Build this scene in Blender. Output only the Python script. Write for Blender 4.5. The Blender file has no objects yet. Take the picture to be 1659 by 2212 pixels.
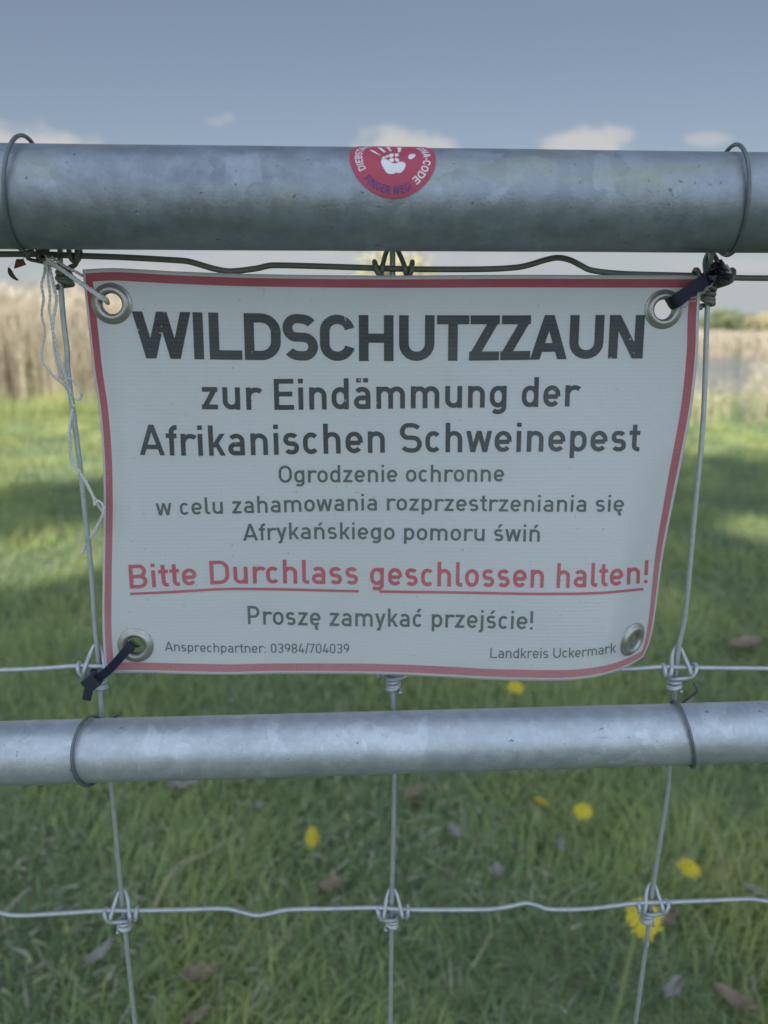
import bpy, bmesh, math, random
import numpy as np
from mathutils import Vector, Matrix, noise as mnoise

random.seed(7)
rng = np.random.default_rng(11)
R = math.radians
SC = bpy.context.scene
COL = SC.collection

# ------------------------------------------------------------------ camera
H = 0.95                      # lens height above the lawn
F = 1650.0                    # focal length in units of a 1659 x 2212 picture
PITCH = R(13.8)
cam_d = bpy.data.cameras.new("camera")
cam = bpy.data.objects.new("camera", cam_d)
COL.objects.link(cam)
cam.location = (0, 0, H)
cam.rotation_euler = (R(90) - PITCH, 0, 0)
cam_d.sensor_fit = 'VERTICAL'
cam_d.sensor_height = 36.0
cam_d.sensor_width = 27.0
cam_d.lens = 36.0 * F / 2212.0
cam_d.clip_start = 0.01
cam_d.clip_end = 3000
cam_d.dof.use_dof = True
cam_d.dof.focus_distance = 0.352
cam_d.dof.aperture_fstop = 7.6
SC.camera = cam

# ------------------------------------------------------------------ light
SUN_EL, SUN_AZ = R(40), R(180 + 14)     # behind the camera, a little to the left
SUN_DIR = Vector((math.sin(SUN_AZ) * math.cos(SUN_EL), math.cos(SUN_AZ) * math.cos(SUN_EL), math.sin(SUN_EL)))
sun_d = bpy.data.lights.new("sun", 'SUN')
sun_d.energy = 4.5
sun_d.angle = R(0.5)
sun_d.color = (1.0, 0.93, 0.82)
sun = bpy.data.objects.new("sun", sun_d)
COL.objects.link(sun)
sun.rotation_euler = (-SUN_DIR).to_track_quat('-Z', 'Y').to_euler()

SC.view_settings.view_transform = 'Standard'
SC.view_settings.look = 'None'
SC.view_settings.gamma = 1.0
SC.view_settings.exposure = 0.62
SC.cycles.max_bounces = 8
SC.cycles.sample_clamp_indirect = 6.0

# ------------------------------------------------------------------ node helpers
class NT:
    def __init__(s, tree):
        s.t = tree
        s.n = tree.nodes
        s.l = tree.links
    def node(s, typ, **kw):
        n = s.n.new(typ)
        for k, v in kw.items():
            if k.startswith('_'):
                setattr(n, k[1:], v)
        return n
    def put(s, sock, v):
        if hasattr(v, 'is_output'):
            s.l.new(v, sock)
        else:
            sock.default_value = v
    def math(s, op, a, b=0.0, c=0.0, clamp=False):
        n = s.n.new('ShaderNodeMath')
        n.operation = op
        n.use_clamp = clamp
        s.put(n.inputs[0], a); s.put(n.inputs[1], b); s.put(n.inputs[2], c)
        return n.outputs[0]
    def ramp(s, v, lo, hi, a=0.0, b=1.0, smooth=True):
        n = s.n.new('ShaderNodeMapRange')
        n.interpolation_type = 'SMOOTHSTEP' if smooth else 'LINEAR'
        s.put(n.inputs[0], v)
        n.inputs[1].default_value = lo; n.inputs[2].default_value = hi
        n.inputs[3].default_value = a; n.inputs[4].default_value = b
        return n.outputs[0]
    def mix(s, f, a, b):
        n = s.n.new('ShaderNodeMix')
        n.data_type = 'RGBA'
        s.put(n.inputs[0], f)
        for k, v in ((6, a), (7, b)):
            s.put(n.inputs[k], v if hasattr(v, 'is_output') else (*v, 1.0) if len(v) == 3 else v)
        return n.outputs[2]
    def noise(s, vec, scale, detail=3.0, rough=0.55, dist=0.0):
        n = s.n.new('ShaderNodeTexNoise')
        if vec is not None: s.l.new(vec, n.inputs['Vector'])
        n.inputs['Scale'].default_value = scale
        n.inputs['Detail'].default_value = detail
        n.inputs['Roughness'].default_value = rough
        n.inputs['Distortion'].default_value = dist
        return n.outputs[0]
    def mapping(s, vec, scale=(1, 1, 1), loc=(0, 0, 0)):
        n = s.n.new('ShaderNodeMapping')
        s.l.new(vec, n.inputs[0])
        n.inputs['Scale'].default_value = scale
        n.inputs['Location'].default_value = loc
        return n.outputs[0]
    def coord(s, which='Object'):
        return s.n.new('ShaderNodeTexCoord').outputs[which]
    def bump(s, h, strength, dist=0.001):
        n = s.n.new('ShaderNodeBump')
        n.inputs['Strength'].default_value = strength
        n.inputs['Distance'].default_value = dist
        s.l.new(h, n.inputs['Height'])
        return n.outputs[0]

def material(name):
    m = bpy.data.materials.new(name)
    m.use_nodes = True
    t = NT(m.node_tree)
    p = m.node_tree.nodes['Principled BSDF']
    return m, t, p

# ------------------------------------------------------------------ pixels -> world (used to find where things really stand)
CP, SP = math.cos(PITCH), math.sin(PITCH)
def ray(px, py):
    xc = (px - 829.5) / F
    yc = (1106.0 - py) / F
    return Vector((xc, CP + yc * SP, -SP + yc * CP))
YAW = R(3.0)
FN = Vector((-math.sin(YAW), math.cos(YAW), 0.0))      # fence normal, away from the camera
FD = Vector((math.cos(YAW), math.sin(YAW), 0.0))       # along the fence
FENCE_Y = 0.367
CAM = Vector((0, 0, H))
def U(px, py, off=0.0):
    """point of the fence plane (moved by off metres away from the camera) under a direction"""
    d = ray(px, py)
    t = (FENCE_Y * math.cos(YAW) + off) / d.dot(FN)
    return CAM + d * t
def on_ground(px, py, z=0.0):
    d = ray(px, py)
    return CAM + d * ((z - H) / d.z)
def at_y(px, py, y):
    d = ray(px, py)
    return CAM + d * (y / d.y)

# ------------------------------------------------------------------ world: sky with a few low clouds
world = bpy.data.worlds.new("World")
SC.world = world
world.use_nodes = True
w = NT(world.node_tree)
bg = world.node_tree.nodes['Background']
sky = w.node('ShaderNodeTexSky')
sky.sky_type = 'NISHITA'
sky.sun_disc = False
sky.sun_elevation = SUN_EL
sky.sun_rotation = SUN_AZ
sky.altitude = 50
sky.air_density = 1.0
sky.dust_density = 1.6
sky.ozone_density = 1.2
gen = w.coord('Generated')
sep = w.node('ShaderNodeSeparateXYZ')
w.l.new(gen, sep.inputs[0])
yy = w.math('MAXIMUM', sep.outputs[1], 0.05)
az = w.math('DIVIDE', sep.outputs[0], yy)
el = w.math('DIVIDE', sep.outputs[2], yy)
cv = w.node('ShaderNodeCombineXYZ')
w.put(cv.inputs[0], az); w.put(cv.inputs[1], w.math('MULTIPLY', el, 1.7))
n1 = w.noise(cv.outputs[0], 24, 8, 0.66)
n2 = w.noise(cv.outputs[0], 6, 3, 0.5)
front = w.ramp(sep.outputs[1], 0.05, 0.2)
mask = None
def dirxy(px, py):
    d = ray(px, py)
    return d.x / d.y, d.z / d.y
BACK_FILL_C = 19.5            # unseen bright cloud added on the sun's side to light sign and grass
CLOUDS = [(-20, 345, 210, 92, 1.0), (110, 345, 130, 72, 1.0), (855, 330, 105, 62, 1.0), (930, 335, 70, 48, .9), (1265, 315, 110, 45, 1.0), (1320, 296, 60, 26, .8),
          (1215, 320, 60, 40, .8), (1530, 300, 60, 20, .55), (470, 262, 30, 13, .30), (492, 254, 22, 14, .30), (700, 560, 500, 24, .45), (1600, 575, 160, 20, .6), (250, 590, 240, 22, .4),
          (1900, 300, 160, 60, 1), (-330, 300, 150, 70, 1), (-700, 200, 200, 90, 1), (2400, 250, 220, 90, 1)]
for (px, py, rx, ry, st) in CLOUDS:
    a0, e0 = dirxy(px, py)
    da = abs(dirxy(px + rx, py)[0] - a0); de = abs(dirxy(px, py - ry)[1] - e0)
    dx = w.math('DIVIDE', w.math('SUBTRACT', az, a0), da)
    dy = w.math('DIVIDE', w.math('SUBTRACT', el, e0), de)
    d = w.math('SQRT', w.math('ADD', w.math('MULTIPLY', dx, dx), w.math('MULTIPLY', dy, dy)))
    v = w.math('ADD', w.math('SUBTRACT', 1.0, d), w.math('MULTIPLY', w.math('SUBTRACT', n1, 0.5), 1.5))
    m_ = w.ramp(v, -0.08, 0.50, 0.0, st * .95)
    mask = m_ if mask is None else w.math('MAXIMUM', mask, m_)
mask = w.math('MULTIPLY', mask, front)
# broken cloud behind the viewpoint is added as fill for the foreground
CLOUD_COL = (6.3, 6.3, 6.4, 1)
thin_haze = w.mix(w.ramp(el, 0.0, 0.24, 0.92, 0.42), sky.outputs[0], w.mix(w.ramp(el, 0.0, 0.40), (5.2, 5.55, 5.8), (3.15, 3.6, 4.25)))      # thin high haze greys the blue
front_sky = w.mix(mask, thin_haze, CLOUD_COL)
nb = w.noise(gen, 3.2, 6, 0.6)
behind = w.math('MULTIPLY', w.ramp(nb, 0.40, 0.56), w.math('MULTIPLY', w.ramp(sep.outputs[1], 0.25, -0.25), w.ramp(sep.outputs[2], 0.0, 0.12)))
back = w.mix(behind, front_sky, (BACK_FILL_C * 0.81, BACK_FILL_C * 0.98, BACK_FILL_C * 1.20, 1))
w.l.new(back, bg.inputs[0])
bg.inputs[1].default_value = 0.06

# ------------------------------------------------------------------ object helpers
def tag(o, label=None, cat=None, group=None, kind=None):
    if label: o['label'] = label
    if cat: o['category'] = cat
    if group: o['group'] = group
    if kind: o['kind'] = kind
    return o
def empty(name, loc):
    o = bpy.data.objects.new(name, None)
    o.empty_display_size = 0.02
    o.location = loc
    COL.objects.link(o)
    return o
def link(name, verts, faces, mats, parent=None, smooth=True, mat_idx=None):
    """verts in world coordinates; the object sits at its parent's place or at the mesh centre"""
    v = np.asarray(verts, dtype=np.float64).reshape(-1, 3)
    if parent is not None:
        org = np.array(parent.matrix_world.translation if parent.parent else parent.location)
    else:
        org = v.mean(axis=0)
    me = bpy.data.meshes.new(name)
    me.from_pydata((v - org).tolist(), [], faces)
    if not isinstance(mats, (list, tuple)): mats = [mats]
    for m in mats: me.materials.append(m)
    if mat_idx is not None: me.polygons.foreach_set('material_index', mat_idx)
    if smooth: me.polygons.foreach_set('use_smooth', [True] * len(me.polygons))
    me.update()
    o = bpy.data.objects.new(name, me)
    COL.objects.link(o)
    if parent is not None:
        o.parent = parent
        if parent.parent: o.location = (0, 0, 0)
    else:
        o.location = org
    return o
def big_mesh(name, verts, quads, mat, attr=None):
    me = bpy.data.meshes.new(name)
    nv, nq = len(verts), len(quads)
    me.vertices.add(nv); me.loops.add(nq * 4); me.polygons.add(nq)
    me.vertices.foreach_set('co', np.ascontiguousarray(verts, dtype=np.float32).ravel())
    me.polygons.foreach_set('loop_start', np.arange(0, nq * 4, 4, dtype=np.int32))
    me.loops.foreach_set('vertex_index', np.ascontiguousarray(quads, dtype=np.int32).ravel())
    me.polygons.foreach_set('use_smooth', np.ones(nq, dtype=bool))
    me.materials.append(mat)
    if attr is not None:
        a = me.attributes.new('tone', 'FLOAT', 'POINT')
        a.data.foreach_set('value', np.ascontiguousarray(attr, dtype=np.float32))
    me.update(calc_edges=True)
    o = bpy.data.objects.new(name, me)
    COL.objects.link(o)
    return o
def catmull(pts, k=8):
    P = [Vector(p) for p in pts]
    if len(P) < 3: 
        return [P[0].lerp(P[-1], i / k) for i in range(k + 1)]
    P = [P[0] * 2 - P[1]] + P + [P[-1] * 2 - P[-2]]
    out = []
    for i in range(1, len(P) - 2):
        a, b, c, d = P[i - 1], P[i], P[i + 1], P[i + 2]
        for j in range(k):
            t = j / k
            out.append(0.5 * ((2 * b) + (c - a) * t + (2 * a - 5 * b + 4 * c - d) * t * t + (3 * b - a - 3 * c + d) * t ** 3))
    out.append(P[-2])
    return out
def tube(pts, r, n=8, cap=True):
    """verts, faces of a round wire along pts; r a number or a function of 0..1"""
    P = [Vector(p) for p in pts]
    V, Fc = [], []
    t0 = (P[1] - P[0]).normalized()
    nrm = t0.orthogonal().normalized()
    for i, p in enumerate(P):
        t = (P[min(i + 1, len(P) - 1)] - P[max(i - 1, 0)]).normalized()
        nrm = (nrm - t * nrm.dot(t))
        nrm = nrm.normalized() if nrm.length > 1e-9 else t.orthogonal().normalized()
        b = t.cross(nrm)
        rr = r(i / (len(P) - 1)) if callable(r) else r
        for k in range(n):
            a = 2 * math.pi * k / n
            V.append(p + (nrm * math.cos(a) + b * math.sin(a)) * rr)
    for i in range(len(P) - 1):
        for k in range(n):
            k2 = (k + 1) % n
            Fc.append((i * n + k, i * n + k2, (i + 1) * n + k2, (i + 1) * n + k))
    if cap:
        Fc.append(tuple(range(n - 1, -1, -1)))
        Fc.append(tuple((len(P) - 1) * n + k for k in range(n)))
    return V, Fc
def join(parts):
    V, Fc = [], []
    for v, f in parts:
        o = len(V)
        V += list(v)
        Fc += [tuple(i + o for i in q) for q in f]
    return V, Fc
def smoothstep(a, b, x):
    t = min(1.0, max(0.0, (x - a) / (b - a)))
    return t * t * (3 - 2 * t)
def interp(pts, x):
    if x <= pts[0][0]: 
        (x0, y0), (x1, y1) = pts[0], pts[1]
        return y0 + (y1 - y0) / (x1 - x0) * (x - x0) * 0.5
    if x >= pts[-1][0]:
        (x0, y0), (x1, y1) = pts[-2], pts[-1]
        return y1 + (y1 - y0) / (x1 - x0) * (x - x1) * 0.5
    n = len(pts)
    for i in range(n - 1):
        if pts[i][0] <= x <= pts[i + 1][0]:
            x0, y0 = pts[i]; x1, y1 = pts[i + 1]
            h = x1 - x0
            def sl(k):
                if k == 0: return (pts[1][1] - pts[0][1]) / (pts[1][0] - pts[0][0])
                if k == n - 1: return (pts[-1][1] - pts[-2][1]) / (pts[-1][0] - pts[-2][0])
                return (pts[k + 1][1] - pts[k - 1][1]) / (pts[k + 1][0] - pts[k - 1][0])
            t = (x - x0) / h
            m0, m1 = sl(i) * h, sl(i + 1) * h
            return (2*t**3-3*t*t+1)*y0 + (t**3-2*t*t+t)*m0 + (-2*t**3+3*t*t)*y1 + (t**3-t*t)*m1

# ------------------------------------------------------------------ materials
def galvanised(name, base, dark, algae=0.0, rough=0.48, metal=0.60, spang=9.0, seedloc=(0, 0, 0)):
    m, t, p = material(name)
    co = t.mapping(t.coord('Object'), loc=seedloc)
    fine = t.noise(co, 900, 3, 0.6)
    med = t.noise(co, 130, 4, 0.6)
    big = t.noise(t.mapping(co, (0.5, 1, 1)), 28, 3, 0.55, 0.6)
    # spangle: crystal patches showing only here and there
    warp = t.node('ShaderNodeVectorMath', _operation='ADD')
    t.l.new(co, warp.inputs[0])
    wn = t.node('ShaderNodeTexNoise'); t.l.new(co, wn.inputs['Vector']); wn.inputs['Scale'].default_value = 90
    sc = t.node('ShaderNodeVectorMath', _operation='SCALE'); t.l.new(wn.outputs[1], sc.inputs[0]); sc.inputs['Scale'].default_value = 0.012
    t.l.new(sc.outputs[0], warp.inputs[1])
    vor = t.node('ShaderNodeTexVoronoi'); t.l.new(warp.outputs[0], vor.inputs['Vector']); vor.inputs['Scale'].default_value = spang * 9
    vs = t.node('ShaderNodeSeparateColor'); t.l.new(vor.outputs['Color'], vs.inputs[0])
    patch = t.math('MULTIPLY', t.ramp(vs.outputs[0], 0.55, 0.57), t.ramp(t.noise(co, 34, 2, 0.5), 0.54, 0.58))
    patch = t.math('MULTIPLY', patch, t.ramp(vs.outputs[1], 0.0, 1.0, 0.35, 1.0))
    pits = t.ramp(t.noise(co, 330, 2, 0.5), 0.70, 0.76)
    c = t.mix(t.ramp(big, 0.3, 0.7), dark, base)
    c = t.mix(t.math('MULTIPLY', t.ramp(med, 0.35, 0.7), 0.5), c, tuple(x * 1.25 for x in base))
    c = t.mix(t.math('MULTIPLY', patch, 0.36), c, tuple(min(1, x * 1.5) for x in base))
    c = t.mix(t.math('MULTIPLY', t.ramp(t.noise(co, 420, 4, 0.7), 0.42, 0.62), 0.16), c, tuple(x * 0.72 for x in dark))
    c = t.mix(t.math('MULTIPLY', pits, 0.6), c, tuple(x * 0.3 for x in dark))
    scuff = t.ramp(t.noise(t.mapping(co, (0.22, 1, 1)), 75, 5, 0.7, 0.4), 0.66, 0.72)
    c = t.mix(t.math('MULTIPLY', scuff, 0.45), c, tuple(x * 0.5 for x in dark))
    drip = t.math('MULTIPLY', t.ramp(t.noise(t.mapping(co, (1, 0.25, 0.25)), 160, 3, 0.6, 0.3), 0.64, 0.70), t.ramp(big, 0.5, 0.6))
    c = t.mix(t.math('MULTIPLY', drip, 0.35), c, tuple(min(1, x * 1.5) for x in base))
    if algae:
        c = t.mix(t.math('MULTIPLY', t.ramp(t.noise(t.mapping(co, (0.35, 1, 1)), 40, 4, 0.6), 0.5, 0.72), algae), c, (0.26, 0.27, 0.12))
    t.l.new(c, p.inputs['Base Color'])
    p.inputs['Metallic'].default_value = metal
    t.put(p.inputs['Roughness'], t.math('ADD', t.math('MULTIPLY', med, 0.22), rough - 0.11))
    hgt = t.math('ADD', t.math('MULTIPLY', fine, 0.28), t.math('SUBTRACT', t.math('MULTIPLY', med, 0.7), t.math('MULTIPLY', pits, 0.7)))
    t.l.new(t.bump(hgt, 0.35, 0.0012), p.inputs['Normal'])
    return m
M_RAIL_TOP = galvanised("galvanised_tube_weathered", (0.265, 0.295, 0.34), (0.19, 0.215, 0.255), 0.40, spang=13.0)
M_RAIL_BOT = galvanised("galvanised_tube", (0.43, 0.465, 0.51), (0.36, 0.395, 0.435), 0.10, spang=13.0, seedloc=(3, 1, 2))
def wire_mat(name, base, rough, metal, var=0.3):
    m, t, p = material(name)
    co = t.coord('Object')
    n = t.noise(co, 260, 3, 0.6)
    t.l.new(t.mix(n, tuple(x * (1 - var) for x in base), tuple(x * (1 + var) for x in base)), p.inputs['Base Color'])
    p.inputs['Metallic'].default_value = metal
    p.inputs['Roughness'].default_value = rough
    t.l.new(t.bump(t.noise(co, 900, 2), 0.15, 0.0006), p.inputs['Normal'])
    return m
M_WIRE = wire_mat("zinc_wire", (0.41, 0.44, 0.46), 0.5, 0.5)
M_WIRE_DARK = wire_mat("weathered_wire", (0.17, 0.19, 0.17), 0.55, 0.4)
M_TIE = wire_mat("dull_binding_wire", (0.13, 0.15, 0.165), 0.5, 0.4)
M_STEEL = wire_mat("nickel_grommet", (0.38, 0.37, 0.35), 0.44, 0.85, 0.12)
M_BLACK = wire_mat("black_nylon", (0.009, 0.014, 0.032), 0.5, 0.0, 0.3)
M_BLACK.node_tree.nodes["Principled BSDF"].inputs["Specular IOR Level"].default_value = 0.25
M_BLACK2 = wire_mat("dark_blue_black_plastic", (0.018, 0.02, 0.035), 0.42, 0.0, 0.3)

def vinyl(name, col, fade_light=None, speck=0.0, translucent=0.5, fmin=0.02, fmax=0.36, dots=0.0):
    m, t, p = material(name)
    co = t.coord('Object')
    rib = t.node('ShaderNodeTexWave'); rib.wave_type = 'BANDS'; rib.bands_direction = 'Z'
    t.l.new(co, rib.inputs['Vector']); rib.inputs['Scale'].default_value = 165; rib.inputs['Distortion'].default_value = 0.6
    rib.inputs['Detail'].default_value = 1.0
    grime = t.noise(co, 14, 4, 0.6)
    spk = t.ramp(t.noise(co, 420, 2, 0.5), 0.72, 0.78)
    c = t.mix(t.math('MULTIPLY', t.ramp(grime, 0.35, 0.75), 0.12), col, tuple(x * 0.75 for x in col))
    if fade_light:
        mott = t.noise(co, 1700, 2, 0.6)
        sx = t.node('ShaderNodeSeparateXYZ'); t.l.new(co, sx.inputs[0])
        bl = t.math('ADD', t.ramp(sx.outputs[2], 0.10, -0.10, fmin, fmax, False), t.math('MULTIPLY', t.math('SUBTRACT', t.noise(co, 22, 3, 0.6), 0.5), 0.4), clamp=True)  # paler downward: sun bleach, with lighting and show-through put into the print colour
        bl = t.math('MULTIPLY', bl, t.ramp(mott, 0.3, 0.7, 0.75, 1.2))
        c = t.mix(bl, c, fade_light)
    if dots:
        dd = t.ramp(t.noise(co, 520, 1, 0.4), 0.75, 0.78)
        c = t.mix(t.math('MULTIPLY', dd, dots), c, (0.18, 0.18, 0.17))
        st_ = t.ramp(t.noise(t.mapping(co, (1, 1, 0.12)), 60, 4, 0.7), 0.62, 0.8)
        c = t.mix(t.math('MULTIPLY', st_, 0.16), c, (0.42, 0.44, 0.42))
    if speck: c = t.mix(t.math('MULTIPLY', spk, speck), c, (0.75, 0.75, 0.75))
    t.l.new(c, p.inputs['Base Color'])
    p.inputs['Roughness'].default_value = 0.42
    p.inputs['Specular IOR Level'].default_value = 0.4
    wr = t.noise(t.mapping(co, (1, 1, 1.6)), 16, 4, 0.55, 0.8)
    nb = t.bump(t.math('ADD', t.math('MULTIPLY', rib.outputs[1], 0.10), t.math('MULTIPLY', wr, 3.0)), 0.35, 0.0010)
    t.l.new(nb, p.inputs['Normal'])
    tr = t.node('ShaderNodeBsdfTranslucent')
    t.l.new(c, tr.inputs[0])
    mx = t.node('ShaderNodeMixShader')
    mx.inputs[0].default_value = translucent
    t.l.new(p.outputs[0], mx.inputs[1]); t.l.new(tr.outputs[0], mx.inputs[2])
    t.l.new(mx.outputs[0], t.n['Material Output'].inputs[0])
    return m
M_VINYL = vinyl("white_vinyl", (0.69, 0.705, 0.72), translucent=0.35, dots=0.35)
M_VRED = vinyl("red_print", (0.40, 0.045, 0.075), fade_light=(0.62, 0.37, 0.39), translucent=0.25, fmin=.10, fmax=.62)
M_PRINT = vinyl("dark_grey_print", (0.030, 0.034, 0.038), fade_light=(0.22, 0.24, 0.23), speck=0.4, translucent=0.05)
M_PRINT2 = vinyl("faded_grey_print", (0.055, 0.062, 0.06), fade_light=(0.26, 0.29, 0.28), speck=0.3, translucent=0.05, fmin=.12, fmax=.40)
M_PRED = vinyl("faded_red_print", (0.44, 0.06, 0.085), fade_light=(0.62, 0.34, 0.36), speck=0.3, translucent=0.1)

# ------------------------------------------------------------------ GATE: tubes
R_TOP, R_BOT = 0.0202, 0.0154
OFF_TOP, OFF_BOT = -(R_TOP + 0.0030), -(R_BOT + 0.0030)
def rail_line(pl, pr, off, ext=0.42):
    a, b = U(*pl, off), U(*pr, off)
    d = (b - a).normalized()
    return a - d * ext, b + d * ext, d
TA, TB, TD = rail_line((0, 426), (1659, 440), OFF_TOP)
BA, BB, BD = rail_line((0, 1627), (1659, 1580), OFF_BOT)
gate = tag(empty("tubular_gate", ((TA.x + TB.x) / 2, (TA.y + TB.y) / 2, 0)),
           "galvanised tubular gate whose two horizontal rails carry the wire mesh and sign", "gate")
def rail(name, a, b, r, mat, parent, nlen=160, nseg=72, wob=0.00013):
    L = (b - a).length
    d = (b - a).normalized()
    up = Vector((0, 0, 1)); side = up.cross(d).normalized(); up = d.cross(side)
    V, Fc = [], []
    for i in range(nlen + 1):
        x = L * (i / nlen - 0.5)
        for k in range(nseg):
            th = 2 * math.pi * k / nseg
            rr = r + wob * (mnoise.noise((x * 18, math.cos(th) * 1.2, math.sin(th) * 1.2)) + 0.5 * mnoise.noise((x * 60, math.cos(th) * 3, math.sin(th) * 3)))
            V.append((x, rr * math.cos(th), rr * math.sin(th)))
    for i in range(nlen):
        for k in range(nseg):
            k2 = (k + 1) % nseg
            Fc.append((i * nseg + k, i * nseg + k2, (i + 1) * nseg + k2, (i + 1) * nseg + k))
    me = bpy.data.meshes.new(name)
    me.from_pydata(V, [], Fc)
    me.polygons.foreach_set('use_smooth', [True] * len(me.polygons))
    me.materials.append(mat)
    o = bpy.data.objects.new(name, me)
    COL.objects.link(o)
    mw = Matrix((( d.x, side.x, up.x, 0), (d.y, side.y, up.y, 0), (d.z, side.z, up.z, 0), (0, 0, 0, 1)))
    o.parent = parent
    o.matrix_local = Matrix.Translation((a + b) / 2 - Vector(parent.location)) @ mw
    return o
rail("top_rail", TA, TB, R_TOP, M_RAIL_TOP, gate)
rail("bottom_rail", BA, BB, R_BOT, M_RAIL_BOT, gate)
for e_t, e_b, s in ((TA, BA, -1), (TB, BB, 1)):
    x = e_t.x + s * 0.017
    base = Vector((x, e_t.y + s * 0.0009, 0.0))
    rail("upright", base, base + Vector((0, 0, e_t.z + 0.06)), 0.0212, M_RAIL_TOP, gate, 30, 40)

# ------------------------------------------------------------------ WIRE MESH
mesh_root = tag(empty("wire_mesh", U(848, 2212) * Vector((1, 1, 0)) if False else Vector((0, FENCE_Y, 0))),
                "knotted square wire mesh tied behind the gate rails", "wire fence")
WR = 0.00132
PXV = {
    'l': [(130, 470), (130, 545), (131, 606), (137, 690), (145, 756), (148, 812), (173.6, 1014), (197.5, 1242), (205, 1350), (214, 1440), (221, 1552), (240, 1695), (263, 1941), (291.6, 2212)],
    'c': [(848, 470), (848, 545), (848.5, 900), (849, 1460), (850, 1540), (852, 1676), (846, 1964), (843.5, 2212)],
    'r': [(1539, 470), (1536, 546), (1529, 643), (1526, 718), (1518.6, 913), (1500, 1115), (1481, 1323), (1466, 1399), (1458, 1499), (1446, 1660), (1440, 1728), (1409, 1927), (1396, 2041), (1372.6, 2212)],
}
for k, pts in PXV.items():
    P = [U(x, y) for x, y in pts]
    last = P[-1] + (P[-1] - P[-2]).normalized() * (P[-1].z / max(0.2, -(P[-1] - P[-2]).normalized().z))
    v, f = tube(catmull(P + [last], 6), WR)
    link("vertical_wire", v, f, M_WIRE, mesh_root)
for i in (-3, -2, 2, 3):
    c = Vector((0.004, FENCE_Y, 0)) + FD * (0.1505 * i)
    v, f = tube([c + Vector((0, 0, z)) for z in (1.0, 0.7, 0.35, 0.0)], WR)
    link("vertical_wire", v, f, M_WIRE, mesh_root)
HOFF = -0.0026
PXH = [
    ([(-6, 549), (80, 549), (160, 552), (270, 556), (378, 562), (408, 565), (440, 574), (467, 581.5), (500, 586), (553, 580), (575, 575), (600, 573), (700, 575.5), (806, 579), (896, 581.5),
      (1040, 581.5), (1106, 578.5), (1140, 573), (1180, 561), (1206, 556.7), (1232, 562), (1256, 574), (1279, 584), (1340, 591), (1440, 594), (1518, 596), (1586, 600), (1665, 601)], M_WIRE_DARK),
    ([(-6, 1448), (90, 1444), (167, 1438.5), (228, 1440), (400, 1440), (830, 1440), (1200, 1444), (1350, 1445), (1428, 1441), (1508, 1442.5), (1665, 1444)], M_WIRE),
    ([(-6, 1971), (10, 1974), (27, 1977), (67, 1977), (150, 1972), (230, 1967), (300, 1967), (400, 1965), (483, 1963), (520, 1970), (553, 1977.5), (585, 1973), (626, 1965), (720, 1963), (813, 1961),
      (883, 1965), (1020, 1965), (1070, 1963), (1106, 1957), (1136, 1951), (1160, 1956), (1189, 1964), (1273, 1963), (1373, 1951), (1442, 1949), (1560, 1944), (1619, 1942), (1645, 1945), (1668, 1948)], M_WIRE),
]
for pts, mt in PXH:
    P = [U(x, y, HOFF) for x, y in pts]
    P = [P[0] - FD * q for q in (.38, .25, .15, .08, .04, .02, .008)] + P + [P[-1] + FD * q for q in (.008, .02, .04, .08, .15, .25, .38)]
    v, f = tube(catmull(P, 5), WR)
    link("horizontal_wire", v, f, mt, mesh_root)
for z in (0.42, 0.27, 0.12):
    P = [Vector((0, FENCE_Y, z)) + FD * s + FN * HOFF for s in np.linspace(-0.57, 0.57, 13)]
    v, f = tube(P, WR)
    link("horizontal_wire", v, f, M_WIRE, mesh_root)

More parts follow.
